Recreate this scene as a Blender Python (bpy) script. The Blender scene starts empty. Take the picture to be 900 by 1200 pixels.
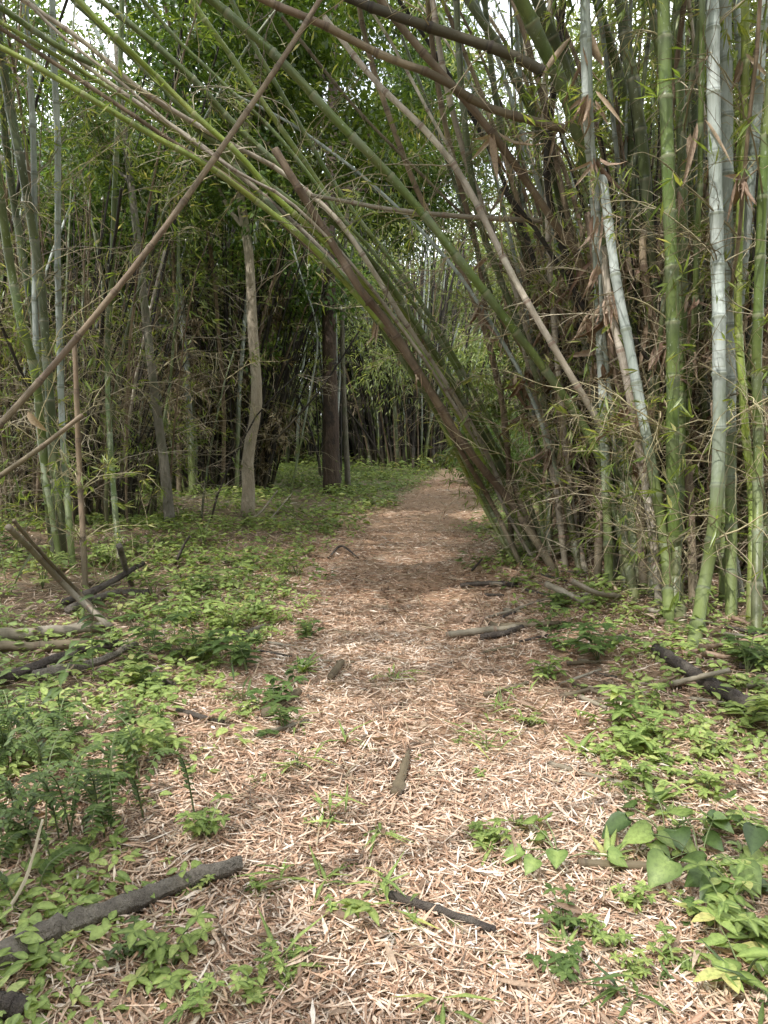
import bpy, math, random
import numpy as np
from mathutils import Vector, Matrix, Euler
R = math.radians
rng = np.random.default_rng(7); random.seed(7)
scene = bpy.context.scene; COL = scene.collection

# ------------------------------------------------------------------ camera geometry (photo pixels -> world)
CAMZ, FPX, PITCH = 1.5, 866.0, R(7.2)
SP, CP = math.sin(PITCH), math.cos(PITCH)
PATH = [(-30,0.1,.9),(0,0.1,.85),(2.0,0.2,.82),(3,0.05,.82),(4.8,0.18,.80),(8.65,0.22,.72),(12,0.75,.62),(18,1.7,.55),(22,2.5,.5),(28,4.4,.5),(36,8.5,.6),(50,13,.9),(90,45,1)]
PY = np.array([p[0] for p in PATH]); PX = np.array([p[1] for p in PATH]); PW = np.array([p[2] for p in PATH])
def path_d(x, y):            # signed distance outside the path edge
    return np.abs(np.asarray(x) - np.interp(y, PY, PX)) - np.interp(y, PY, PW)
def hgt(x, y):
    x = np.asarray(x, float); y = np.asarray(y, float)
    d = np.clip(path_d(x, y), 0, 3)
    h = 0.025*np.sin(x*2.3+y*.7) + 0.02*np.sin(y*1.9-x*1.3+1) + 0.012*np.sin(x*5.1+2)*np.sin(y*4.3) + 0.05*d
    h = h + 0.20*np.exp(-((x-2.3)**2/1.6 + (y-6.4)**2/3.0)) + 0.15*np.exp(-((x+4)**2/4 + (y-8.2)**2/3))
    return h
def W(px, py, Y):
    u = (px-450)/FPX; v = (600-py)/FPX
    s = Y/(CP + v*SP)
    return Vector((u*s, Y, CAMZ + s*(v*CP - SP)))
def G(px, py):
    z = 0.0; p = None
    u = (px-450)/FPX; v = (600-py)/FPX; dz = v*CP - SP
    for _ in range(14):
        s = (z-CAMZ)/dz; p = (u*s, (CP+v*SP)*s); z = .5*z + .5*float(hgt(*p))
    return Vector((p[0], p[1], float(hgt(*p))))

# ------------------------------------------------------------------ materials
MATS = {}
def newmat(name):
    m = bpy.data.materials.new(name); m.use_nodes = True
    nt = m.node_tree; nt.nodes.clear(); MATS[name] = m
    return m, nt, nt.nodes, nt.links
def ramp(N, stops, interp='LINEAR'):
    r = N.new('ShaderNodeValToRGB'); r.color_ramp.interpolation = interp
    e = r.color_ramp.elements
    while len(e) < len(stops): e.new(.5)
    for i, (p, c) in enumerate(stops):
        e[i].position = p; e[i].color = (*c, 1) if len(c) == 3 else c
    return r
def g3(v): return (v, v, v)
def math_(N, L, op, a, b=None, clamp=False):
    n = N.new('ShaderNodeMath'); n.operation = op; n.use_clamp = clamp
    for i, s in enumerate((a, b)):
        if s is None: continue
        if isinstance(s, (int, float)): n.inputs[i].default_value = s
        else: L.new(s, n.inputs[i])
    return n.outputs[0]
def mixc(N, L, f, a, b, mode='MIX'):
    n = N.new('ShaderNodeMix'); n.data_type = 'RGBA'; n.blend_type = mode
    for i, s in ((0, f), (6, a), (7, b)):
        if isinstance(s, (int, float)): n.inputs[i].default_value = s
        elif isinstance(s, tuple): n.inputs[i].default_value = (*s, 1)
        else: L.new(s, n.inputs[i])
    return n.outputs[2]
def noise(N, L, vec, scale, detail=3, rough=.6):
    n = N.new('ShaderNodeTexNoise'); n.inputs['Scale'].default_value = scale
    n.inputs['Detail'].default_value = detail; n.inputs['Roughness'].default_value = rough
    if vec is not None: L.new(vec, n.inputs['Vector'])
    return n.outputs['Fac']
def mapping(N, L, vec, sc, loc=None):
    n = N.new('ShaderNodeMapping'); L.new(vec, n.inputs['Vector']); n.inputs['Scale'].default_value = sc
    if loc is not None: L.new(loc, n.inputs['Location'])
    return n.outputs[0]

def bamboo_mat(name, c0, c1, streak, powder, spots, nodecol, rough=.38, blotch=.4, spotcol=(.45,.5,.42), foot=(.10,.085,.05), fh=.5, fa=.6):
    """culm: long fibres along v, a pale/dark ring at every node, lichen spots, wax bloom"""
    m, nt, N, L = newmat(name)
    uv = N.new('ShaderNodeUVMap'); oi = N.new('ShaderNodeObjectInfo'); tc = N.new('ShaderNodeTexCoord')
    sep = N.new('ShaderNodeSeparateXYZ'); L.new(uv.outputs[0], sep.inputs[0])
    off = N.new('ShaderNodeCombineXYZ'); 
    for i in range(3): L.new(math_(N, L, 'MULTIPLY', oi.outputs['Random'], 37.0+i*11), off.inputs[i])
    fib = noise(N, L, mapping(N, L, uv.outputs[0], (34, 1.2, 1), off.outputs[0]), 1.0, 4, .65)
    big = noise(N, L, mapping(N, L, tc.outputs['Object'], (3, 3, 1.6), off.outputs[0]), 1.0, 4, .6)
    fine = noise(N, L, mapping(N, L, tc.outputs['Object'], (40, 40, 22), off.outputs[0]), 1.0, 3, .7)
    base = mixc(N, L, ramp_fac(N, L, big, .35, .65), c0, c1)
    # per internode tone
    wn = N.new('ShaderNodeTexWhiteNoise'); wn.noise_dimensions = '2D'
    cb = N.new('ShaderNodeCombineXYZ'); L.new(math_(N, L, 'FLOOR', sep.outputs[1]), cb.inputs[0]); L.new(oi.outputs['Random'], cb.inputs[1]); L.new(cb.outputs[0], wn.inputs['Vector'])
    hv = N.new('ShaderNodeHueSaturation'); L.new(base, hv.inputs['Color'])
    L.new(math_(N, L, 'ADD', math_(N, L, 'MULTIPLY', wn.outputs['Value'], .35), math_(N, L, 'ADD', math_(N, L, 'MULTIPLY', oi.outputs['Random'], .4), .62)), hv.inputs['Value'])
    L.new(math_(N, L, 'ADD', math_(N, L, 'MULTIPLY', wn.outputs['Value'], .02), .49), hv.inputs['Hue'])
    c = mixc(N, L, math_(N, L, 'MULTIPLY', ramp_fac(N, L, fib, .5, .75), blotch), hv.outputs[0], streak)
    mot = noise(N, L, mapping(N, L, tc.outputs['Object'], (11, 11, 5), off.outputs[0]), 1.0, 5, .7)
    c = mixc(N, L, math_(N, L, 'MULTIPLY', ramp_fac(N, L, mot, .50, .66), .55), c, tuple(x*.42+.01 for x in c0))
    # wax bloom under nodes
    fr = math_(N, L, 'FRACT', sep.outputs[1])
    bl = math_(N, L, 'MULTIPLY', math_(N, L, 'POWER', fr, 3.0), math_(N, L, 'MULTIPLY', ramp_fac(N, L, big, .3, .6), powder))
    c = mixc(N, L, bl, c, (.36,.40,.36))
    sp = math_(N, L, 'MULTIPLY', ramp_fac(N, L, fine, .62, .70), spots)
    c = mixc(N, L, sp, c, spotcol)
    so_ = N.new('ShaderNodeSeparateXYZ'); L.new(tc.outputs['Object'], so_.inputs[0])
    ft = math_(N, L, 'ADD', so_.outputs[2], math_(N, L, 'MULTIPLY', math_(N, L, 'SUBTRACT', big, .5), fh*1.6))
    c = mixc(N, L, math_(N, L, 'MULTIPLY', math_(N, L, 'SUBTRACT', 1.0, ramp_fac(N, L, ft, fh*.5, fh*1.3)), fa), c, foot)
    # node ring
    dn = math_(N, L, 'MINIMUM', fr, math_(N, L, 'SUBTRACT', 1.0, fr))
    ring = ramp(N, [(0, g3(1)), (.022, g3(.9)), (.045, g3(0))]); L.new(dn, ring.inputs[0])
    c = mixc(N, L, math_(N, L, 'MULTIPLY', ring.outputs[0], .75), c, nodecol)
    dk = ramp(N, [(0, g3(0)), (.035, g3(.0)), (.05, g3(.7)), (.09, g3(0))]); L.new(fr, dk.inputs[0])
    c = mixc(N, L, dk.outputs[0], c, tuple(x*.3 for x in c0))
    b = N.new('ShaderNodeBsdfPrincipled'); L.new(c, b.inputs['Base Color']); b.inputs['Roughness'].default_value = rough
    b.inputs['Specular IOR Level'].default_value = .35
    bp = N.new('ShaderNodeBump'); bp.inputs['Strength'].default_value = .35; bp.inputs['Distance'].default_value = .004
    L.new(math_(N, L, 'ADD', fib, fine), bp.inputs['Height']); L.new(bp.outputs[0], b.inputs['Normal'])
    o = N.new('ShaderNodeOutputMaterial'); L.new(b.outputs[0], o.inputs[0])
    return m
def ramp_fac(N, L, v, a, b):
    n = N.new('ShaderNodeMapRange'); L.new(v, n.inputs[0]); n.inputs[1].default_value = a; n.inputs[2].default_value = b
    return n.outputs[0]

KM = {}
KM['G'] = bamboo_mat('culm_green', (.085,.125,.028), (.135,.165,.05), (.05,.065,.018), .35, .55, (.19,.19,.11))
KM['Y'] = bamboo_mat('culm_yellow_green', (.17,.23,.035), (.23,.27,.06), (.10,.13,.025), .2, .3, (.25,.25,.13))
KM['O'] = bamboo_mat('culm_olive', (.06,.08,.028), (.105,.115,.045), (.035,.04,.016), .35, .7, (.15,.14,.09), blotch=.6)
KM['W'] = bamboo_mat('culm_grey_wax', (.25,.29,.25), (.43,.46,.43), (.10,.12,.085), .45, .45, (.13,.14,.09), rough=.6, blotch=.6, spotcol=(.5,.54,.5), foot=(.115,.145,.028), fh=1.3, fa=.9)
KM['B'] = bamboo_mat('culm_dry_brown', (.14,.095,.06), (.26,.195,.13), (.055,.038,.025), .05, .3, (.09,.06,.04), rough=.7, blotch=.7, spotcol=(.34,.31,.26))
KM['P'] = bamboo_mat('culm_dry_pale', (.32,.27,.205), (.52,.46,.385), (.13,.085,.055), .05, .4, (.16,.10,.07), rough=.7, blotch=.6, spotcol=(.5,.47,.42))
KM['D'] = bamboo_mat('culm_dark', (.018,.015,.012), (.05,.04,.032), (.015,.012,.01), .05, .35, (.03,.02,.018), rough=.75, blotch=.7, spotcol=(.2,.19,.16))  # dark brown, taken nearly black so thicket interiors look shaded

def leaf_mat(name, stops, transl=.35, rough=.45, mid=.25, bright=1.0):
    m, nt, N, L = newmat(name)
    at = N.new('ShaderNodeAttribute'); at.attribute_name = 'var'
    sep = N.new('ShaderNodeSeparateColor'); L.new(at.outputs['Color'], sep.inputs[0])
    oi = N.new('ShaderNodeObjectInfo')
    r = ramp(N, stops); L.new(sep.outputs[0], r.inputs[0])
    hv = N.new('ShaderNodeHueSaturation'); L.new(r.outputs[0], hv.inputs['Color'])
    L.new(math_(N, L, 'ADD', math_(N, L, 'MULTIPLY', oi.outputs['Random'], .35), .82*bright), hv.inputs['Value'])
    L.new(math_(N, L, 'ADD', math_(N, L, 'MULTIPLY', oi.outputs['Random'], .02), .49), hv.inputs['Hue'])
    c = mixc(N, L, math_(N, L, 'MULTIPLY', sep.outputs[1], mid), hv.outputs[0], tuple(min(1, x*1.7+.03) for x in stops[len(stops)//2][1]))
    tcl = N.new('ShaderNodeTexCoord'); nz = noise(N, L, tcl.outputs['Object'], 70, 3, .7)
    c = mixc(N, L, math_(N, L, 'MULTIPLY', ramp_fac(N, L, nz, .45, .7), .45), c, tuple(x*.5 for x in stops[0][1]))
    b = N.new('ShaderNodeBsdfPrincipled'); L.new(c, b.inputs['Base Color']); b.inputs['Roughness'].default_value = rough
    b.inputs['Specular IOR Level'].default_value = .4
    o = N.new('ShaderNodeOutputMaterial')
    if transl > 0:
        t = N.new('ShaderNodeBsdfTranslucent'); L.new(mixc(N, L, 1.0, c, (1.35,1.3,.6), 'MULTIPLY'), t.inputs[0])
        mx = N.new('ShaderNodeMixShader'); mx.inputs[0].default_value = transl
        L.new(b.outputs[0], mx.inputs[1]); L.new(t.outputs[0], mx.inputs[2]); L.new(mx.outputs[0], o.inputs[0])
    else: L.new(b.outputs[0], o.inputs[0])
    return m
LM = {}
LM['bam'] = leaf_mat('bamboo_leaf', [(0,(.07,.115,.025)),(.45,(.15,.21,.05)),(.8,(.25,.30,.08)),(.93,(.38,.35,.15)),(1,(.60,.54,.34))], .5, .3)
LM['far'] = leaf_mat('distant_bamboo_leaf', [(0,(.12,.17,.06)),(.5,(.26,.33,.13)),(1,(.44,.48,.25))], .5)  # lighter than the near bamboo leaf, standing in for bright hazy distance
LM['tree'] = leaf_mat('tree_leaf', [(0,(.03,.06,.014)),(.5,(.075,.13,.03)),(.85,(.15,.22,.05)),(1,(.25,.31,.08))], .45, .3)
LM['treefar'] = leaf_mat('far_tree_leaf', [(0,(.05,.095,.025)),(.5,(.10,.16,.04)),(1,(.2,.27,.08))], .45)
LM['weed'] = leaf_mat('weed_leaf', [(0,(.07,.11,.03)),(.35,(.16,.225,.06)),(.75,(.29,.37,.11)),(.95,(.46,.50,.19)),(1,(.50,.42,.18))], .38, .5, .4)
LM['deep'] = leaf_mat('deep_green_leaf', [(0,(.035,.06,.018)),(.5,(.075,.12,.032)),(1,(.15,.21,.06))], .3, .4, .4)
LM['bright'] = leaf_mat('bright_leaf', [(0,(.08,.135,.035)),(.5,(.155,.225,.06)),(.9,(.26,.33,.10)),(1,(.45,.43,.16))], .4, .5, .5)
LM['litter'] = leaf_mat('dry_leaf_litter', [(0,(.05,.028,.017)),(.18,(.20,.095,.05)),(.38,(.45,.265,.165)),(.58,(.61,.45,.335)),(.82,(.77,.66,.56)),(1,(.93,.88,.82))], .08, .6, .2)
LM['sheath'] = leaf_mat('dry_sheath', [(0,(.13,.075,.045)),(.5,(.28,.19,.13)),(1,(.5,.39,.29))], .15, .6, .2)
LM['dead'] = leaf_mat('dead_hanging_leaf', [(0,(.10,.07,.045)),(.5,(.22,.165,.10)),(1,(.38,.31,.19))], .2, .6, .1)

def twig_mat(name, a, b):
    m, nt, N, L = newmat(name)
    tc = N.new('ShaderNodeTexCoord'); oi = N.new('ShaderNodeObjectInfo')
    n = noise(N, L, tc.outputs['Object'], 9, 3)
    c = mixc(N, L, n, a, b)
    hv = N.new('ShaderNodeHueSaturation'); L.new(c, hv.inputs['Color'])
    L.new(math_(N, L, 'ADD', math_(N, L, 'MULTIPLY', oi.outputs['Random'], .9), .55), hv.inputs['Value'])
    p = N.new('ShaderNodeBsdfPrincipled'); L.new(hv.outputs[0], p.inputs['Base Color']); p.inputs['Roughness'].default_value = .6
    o = N.new('ShaderNodeOutputMaterial'); L.new(p.outputs[0], o.inputs[0]); return m
TW = {'g': twig_mat('twig_olive', (.22,.19,.10), (.42,.36,.22)), 'b': twig_mat('twig_brown', (.16,.12,.08), (.34,.27,.18)), 'p': twig_mat('twig_pale', (.3,.25,.17), (.42,.37,.27)),
      's': twig_mat('soft_stem', (.10,.15,.05), (.18,.2,.08))}

def bark_mat(name, a, b, c3, sc=1.0, vert=.35):
    m, nt, N, L = newmat(name)
    tc = N.new('ShaderNodeTexCoord')
    v = mapping(N, L, tc.outputs['Object'], (sc, sc, sc*vert))
    n1 = noise(N, L, v, 9, 5, .7); n2 = noise(N, L, tc.outputs['Object'], 2.2*sc, 3); n3 = noise(N, L, v, 40, 3, .7)
    c = mixc(N, L, ramp_fac(N, L, n1, .35, .65), a, b)
    c = mixc(N, L, ramp_fac(N, L, n2, .52, .66), c, c3)
    c = mixc(N, L, math_(N, L, 'MULTIPLY', ramp_fac(N, L, n3, .55, .75), .6), c, tuple(x*.35 for x in a))
    p = N.new('ShaderNodeBsdfPrincipled'); L.new(c, p.inputs['Base Color']); p.inputs['Roughness'].default_value = .85
    bp = N.new('ShaderNodeBump'); bp.inputs['Strength'].default_value = 1.0; bp.inputs['Distance'].default_value = .04
    L.new(math_(N, L, 'ADD', n1, math_(N, L, 'MULTIPLY', n3, .5)), bp.inputs['Height']); L.new(bp.outputs[0], p.inputs['Normal'])
    o = N.new('ShaderNodeOutputMaterial'); L.new(p.outputs[0], o.inputs[0]); return m
BK = {'pale': bark_mat('pale_bark', (.31,.26,.19), (.44,.38,.29), (.22,.21,.14)),
      'red': bark_mat('red_brown_bark', (.05,.033,.024), (.105,.07,.05), (.03,.024,.02), 1.6, .25),
      'grey': bark_mat('grey_bark', (.14,.125,.095), (.21,.19,.15), (.10,.115,.06)),
      'log': bark_mat('log_bark', (.12,.10,.08), (.25,.215,.175), (.08,.065,.05), 2.5, .5),
      'logd': bark_mat('dark_log_bark', (.04,.03,.026), (.085,.065,.052), (.12,.1,.08), 2.5, .5)}

def ground_mat():
    m, nt, N, L = newmat('forest_floor')
    tc = N.new('ShaderNodeTexCoord'); at = N.new('ShaderNodeAttribute'); at.attribute_name = 'var'
    sep = N.new('ShaderNodeSeparateColor'); L.new(at.outputs['Color'], sep.inputs[0])
    n1 = noise(N, L, tc.outputs['Object'], 1.1, 5, .65)
    # straw like streaks in two crossing directions
    vs = []
    for k, ang in enumerate((.5, -.8, 1.9)):
        mp = N.new('ShaderNodeMapping'); L.new(tc.outputs['Object'], mp.inputs[0]); mp.inputs['Rotation'].default_value = (0,0,ang); mp.inputs['Scale'].default_value = (14, 90, 20)
        vs.append(noise(N, L, mp.outputs[0], 1.0, 3, .75))
    s = math_(N, L, 'MAXIMUM', math_(N, L, 'MAXIMUM', vs[0], vs[1]), vs[2])
    r = ramp(N, [(.42,(.06,.036,.024)),(.50,(.22,.12,.07)),(.58,(.40,.26,.16)),(.66,(.56,.42,.29)),(.8,(.72,.6,.46))]); L.new(s, r.inputs[0])
    c = mixc(N, L, ramp_fac(N, L, n1, .4, .7), r.outputs[0], (.17,.10,.065), 'MULTIPLY') if False else r.outputs[0]
    dk = mixc(N, L, math_(N, L, 'MULTIPLY', ramp_fac(N, L, n1, .45, .7), .45), c, (.13,.07,.045))
    soil = mixc(N, L, n1, (.055,.04,.025), (.12,.085,.05))
    soil = mixc(N, L, ramp_fac(N, L, vs[0], .55, .7), soil, (.28,.2,.13))
    c = mixc(N, L, sep.outputs[0], dk, soil)
    gr = noise(N, L, tc.outputs['Object'], 6, 4, .7)
    c = mixc(N, L, math_(N, L, 'MULTIPLY', sep.outputs[1], ramp_fac(N, L, gr, .4, .6)), c, (.09,.15,.03))
    p = N.new('ShaderNodeBsdfPrincipled'); L.new(c, p.inputs['Base Color']); p.inputs['Roughness'].default_value = .9
    bp = N.new('ShaderNodeBump'); bp.inputs['Strength'].default_value = .9; bp.inputs['Distance'].default_value = .02
    L.new(s, bp.inputs['Height']); L.new(bp.outputs[0], p.inputs['Normal'])
    o = N.new('ShaderNodeOutputMaterial'); L.new(p.outputs[0], o.inputs[0]); return m

# ------------------------------------------------------------------ mesh building
class MB:
    def __init__(s): s.V=[]; s.n=0; s.F=[]; s.uv=[]; s.var=[]; s.mi=[]
    def add(s, V, faces, uv=None, var=None, mat=0):
        V = np.asarray(V, np.float32); n = len(V)
        for F in faces:
            F = np.asarray(F, np.int64)
            if len(F): s.F.append(F + s.n); s.mi.append(np.full(len(F), mat, np.int32))
        s.V.append(V); s.n += n
        s.uv.append(np.zeros((n,2),np.float32) if uv is None else np.asarray(uv,np.float32))
        s.var.append(np.full((n,3),.5,np.float32) if var is None else np.asarray(var,np.float32))
    def mesh(s, name, mats, smooth=True):
        me = bpy.data.meshes.new(name)
        V = np.concatenate(s.V); uv = np.concatenate(s.uv); var = np.concatenate(s.var)
        loops = np.concatenate([F.ravel() for F in s.F]).astype(np.int32)
        tot = np.concatenate([np.full(len(F), F.shape[1], np.int32) for F in s.F])
        start = np.concatenate([[0], np.cumsum(tot)[:-1]]).astype(np.int32)
        me.vertices.add(len(V)); me.vertices.foreach_set('co', V.ravel())
        me.loops.add(len(loops)); me.loops.foreach_set('vertex_index', loops)
        me.polygons.add(len(tot)); me.polygons.foreach_set('loop_start', start); me.polygons.foreach_set('loop_total', tot)
        me.polygons.foreach_set('material_index', np.concatenate(s.mi))
        if smooth: me.polygons.foreach_set('use_smooth', np.ones(len(tot), bool))
        u = me.uv_layers.new(name='UVMap'); u.data.foreach_set('uv', uv[loops].ravel())
        a = me.attributes.new('var', 'FLOAT_COLOR', 'POINT')
        a.data.foreach_set('color', np.concatenate([var, np.ones((len(V),1),np.float32)],1).ravel())
        me.update(calc_edges=True)
        for m in (mats if isinstance(mats, (list, tuple)) else [mats]): me.materials.append(m)
        return me
def link(name, data, parent=None, M=None, loc=None):
    o = bpy.data.objects.new(name, data); COL.objects.link(o)
    if parent is not None: o.parent = parent
    if M is not None: o.matrix_local = M
    elif loc is not None: o.location = loc
    return o
def tag(o, label=None, cat=None, group=None, kind=None):
    if label: o['label'] = label
    if cat: o['category'] = cat
    if group: o['group'] = group
    if kind: o['kind'] = kind
    return o

def frames(P):
    P = np.asarray(P, float); T = np.gradient(P, axis=0); T /= np.linalg.norm(T, axis=1, keepdims=True)+1e-9
    a = np.array([1.,0,0]) if abs(T[0,0]) < .8 else np.array([0,1.,0])
    A = np.zeros_like(P); a = a - T[0]*a.dot(T[0]); a /= np.linalg.norm(a); A[0] = a
    for i in range(1, len(P)):
        a = A[i-1] - T[i]*A[i-1].dot(T[i]); A[i] = a/(np.linalg.norm(a)+1e-9)
    return T, A, np.cross(T, A)
def tube(mb, P, r, sides=8, v=None, mat=0, cap=True, wob=0):
    P = np.asarray(P, float); r = np.broadcast_to(np.asarray(r, float), (len(P),))
    T, A, B = frames(P); n = sides+1
    th = np.linspace(0, 2*math.pi, n)
    rr = r[:,None]*np.ones((1,n))
    if wob:
        w = 1 + wob*rng.normal(size=(len(P), sides)); w = np.concatenate([w, w[:,:1]], 1); rr = rr*w
    V = P[:,None,:] + rr[:,:,None]*(A[:,None,:]*np.cos(th)[None,:,None] + B[:,None,:]*np.sin(th)[None,:,None])
    if v is None:
        v = np.concatenate([[0], np.cumsum(np.linalg.norm(np.diff(P,axis=0),axis=1))])/.35
    uv = np.stack([np.broadcast_to(th/(2*math.pi), (len(P),n)), np.broadcast_to(np.asarray(v)[:,None], (len(P),n))], -1)
    i = np.arange(len(P)-1)[:,None]*n; j = np.arange(sides)[None,:]
    q = np.stack([i+j, i+j+1, i+j+1+n, i+j+n], -1).reshape(-1,4)
    V = V.reshape(-1,3); uv = uv.reshape(-1,2); tris = []
    if cap:
        k = len(V); V = np.concatenate([V, P[:1], P[-1:]]); uv = np.concatenate([uv, [[.5,v[0]+.3]], [[.5,v[-1]+.3]]])
        e = (len(P)-1)*n
        for s_ in range(sides): tris += [(k, s_+1, s_), (k+1, e+s_, e+s_+1)]
    var = np.full((len(V),3), .5)
    mb.add(V, [q] + ([np.array(tris)] if tris else []), uv, var, mat)
def spline(pts, n):
    p = np.array(pts, float)
    if len(p) == 2: return p[0] + (p[1]-p[0])*np.linspace(0,1,n)[:,None]
    p = np.vstack([2*p[0]-p[1], p, 2*p[-1]-p[-2]])
    seg = np.linalg.norm(np.diff(p[1:-1],axis=0),axis=1); cum = np.concatenate([[0],np.cumsum(seg)]); out = []
    for d in np.linspace(0, cum[-1], n):
        i = min(np.searchsorted(cum, d, side='right')-1, len(seg)-1); t = (d-cum[i])/max(seg[i],1e-6)
        a,b,c,e = p[i],p[i+1],p[i+2],p[i+3]
        out.append(.5*((2*b)+(-a+c)*t+(2*a-5*b+4*c-e)*t*t+(-a+3*b-3*c+e)*t**3))
    return np.array(out)
def nrm(a): return a/(np.linalg.norm(a,axis=-1,keepdims=True)+1e-9)
SHAPES = {'lance': [(0,.02),(.12,.36),(.4,.5),(.75,.3),(1,0)], 'ovate': [(0,.03),(.15,.36),(.42,.5),(.72,.34),(1,0)],
          'heart': [(.0,.02),(-.10,.28),(.08,.48),(.32,.5),(.6,.36),(.82,.16),(1,0)], 'simple': [(0,.02),(.4,.5),(1,0)], 'straw': [(0,.12),(.5,.5),(1,.05)]}
def leaves(mb, P, D, Nn, Ln, Wd, shape='simple', droop=.15, fold=.25, rnd=None, mat=0):
    P = np.asarray(P,float); n = len(P)
    if n == 0: return
    D = nrm(np.asarray(D,float)); S = nrm(np.cross(D, Nn)); U = np.cross(S, D)
    Ln = np.broadcast_to(Ln,(n,)); Wd = np.broadcast_to(Wd,(n,)); dr = np.broadcast_to(droop,(n,))
    rnd = rng.random(n) if rnd is None else rnd
    if shape == 'rhomb':
        V = np.stack([P, P+D*(Ln*.45)[:,None]+S*(Wd*.5)[:,None], P+D*Ln[:,None]-U*(Ln*dr)[:,None], P+D*(Ln*.45)[:,None]-S*(Wd*.5)[:,None]],1)
        idx = np.arange(n)[:,None]*4 + np.array([0,1,2,3])
        var = np.stack([np.repeat(rnd[:,None],4,1), np.zeros((n,4)), np.broadcast_to([0,.5,1,.5],(n,4))],-1)
        mb.add(V.reshape(-1,3), [idx], None, var.reshape(-1,3), mat); return
    rows = SHAPES[shape]; k = len(rows); V = []; var = []
    for (t, w) in rows:
        c = P + D*(Ln*t)[:,None] - U*(Ln*dr*t*t)[:,None]
        for s_ in (-1, 0, 1):
            V.append(c + S*(Wd*w*s_)[:,None] + U*(abs(s_)*Wd*w*fold)[:,None])
            var.append(np.stack([rnd, np.full(n, 1.0 if s_==0 else 0.), np.full(n, t)],-1))
    V = np.stack(V,1); var = np.stack(var,1); m = 3*k; F = []
    for i in range(k-1):
        for s_ in (0,1): a = 3*i+s_; F.append((a, a+1, a+4, a+3))
    F = np.array(F); idx = (np.arange(n)[:,None,None]*m + F[None]).reshape(-1,4)
    mb.add(V.reshape(-1,3), [idx], None, var.reshape(-1,3), mat)

# ------------------------------------------------------------------ bamboo branch library (grows along +X, up = +Z)
def branch_lib(kind, seed, length, leafn, bare_subs, leaf_len=.11):
    global rng
    keep = rng; rng = np.random.default_rng(seed)
    wood, lf = MB(), MB()
    LP, LD = [], []
    def limb(p, d, ln, r, depth):
        pts = [p]; k = max(4, int(ln/.07)); d = np.array(d,float)
        for i in range(k):
            d = nrm(d + rng.normal(size=3)*.13 + np.array([0,0,-.05])); p = p + d*ln/k; pts.append(p)
            if depth < 2 and rng.random() < bare_subs*(.8 if depth == 0 else .3):
                sd = nrm(d*.5 + nrm(rng.normal(size=3))*.9); limb(p, sd, ln*rng.uniform(.2,.5), r*.55, depth+1)
            if leafn and (i > k*.3) and rng.random() < leafn:
                for _ in range(rng.integers(1,4)):
                    LP.append(p); LD.append(nrm(d*.8 + rng.normal(size=3)*.6 + np.array([0,0,-.25])))
        if leafn and (leafn > .2 or rng.random() < .3):
            for _ in range(rng.integers(2,5)): LP.append(p); LD.append(nrm(d*.9 + rng.normal(size=3)*.45))
        tube(wood, pts, np.linspace(r, r*.35, len(pts)), 3 if depth else 4, cap=False)
    limb(np.zeros(3), (1,0,.25), length, .0048, 0)
    if LP:
        n = len(LP); nn = np.tile([0,0,1.],(n,1)) + rng.normal(size=(n,3))*.35
        leaves(lf, LP, LD, nn, leaf_len*rng.uniform(.6,1.25,n), .014*rng.uniform(.7,1.3,n)*(leaf_len/.11), 'simple', .25*rng.random(n))
    rng = keep
    return wood, lf
BARE = []; LEAFY = []; DEADB = []
for i in range(8):
    w, l = branch_lib('bare', 100+i, rng.uniform(.45,.95), .04, .9); BARE.append((w.mesh('bare_branch', TW['g']), l.mesh('bare_branch_leaves', LM['bam'])))
for i in range(8):
    w, l = branch_lib('leafy', 200+i, rng.uniform(.5,.9), .75, .75); LEAFY.append((w.mesh('leafy_branch', TW['g']), l.mesh('leafy_branch_leaves', LM['bam'])))
for i in range(6):
    w, l = branch_lib('dead', 300+i, rng.uniform(.5,1.0), 0, 1.0); DEADB.append((w.mesh('dead_branch', TW['b']), None))
BP = [x[0].copy() for x in DEADB]
for m_ in BP: m_.materials[0] = TW['p']
DEADB += [(m_, None) for m_ in BP]
def plume_arrays(seed, n, size, ll):
    r = np.random.default_rng(seed)
    # drooping fan of small sprays
    ns = max(6, n//14); P=[];D=[]
    for s_ in range(ns):
        d = nrm(np.array([r.normal()*.6+.4, r.normal()*.7, r.normal()*.5])); L_ = size*r.uniform(.35,1)
        for k in range(14):
            t = r.uniform(.25,1); P.append(d*L_*t + np.array([0,0,-.45*L_*t*t]) + r.normal(size=3)*.05*size); D.append(nrm(d*.6+r.normal(size=3)*.6+np.array([0,0,-.6])))
    return np.array(P), np.array(D), r
def plume(seed, n, size, ll, wl, mat, shape='rhomb'):
    P, D, r = plume_arrays(seed, n, size, ll); mb = MB(); k = len(P)
    leaves(mb, P, D, np.tile([0,0,1.],(k,1))+r.normal(size=(k,3))*.5, ll*r.uniform(.6,1.2,k), wl*r.uniform(.7,1.2,k), shape, .2, rnd=r.random(k))
    return mb.mesh('plume', mat)
PLUME = [plume(400+i, 420, 1.15, .13, .02, LM['bam']) for i in range(5)]
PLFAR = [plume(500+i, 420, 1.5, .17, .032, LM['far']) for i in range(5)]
PLDEAD = [plume(550+i, 160, .6, .14, .018, LM['dead']) for i in range(3)]

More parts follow.
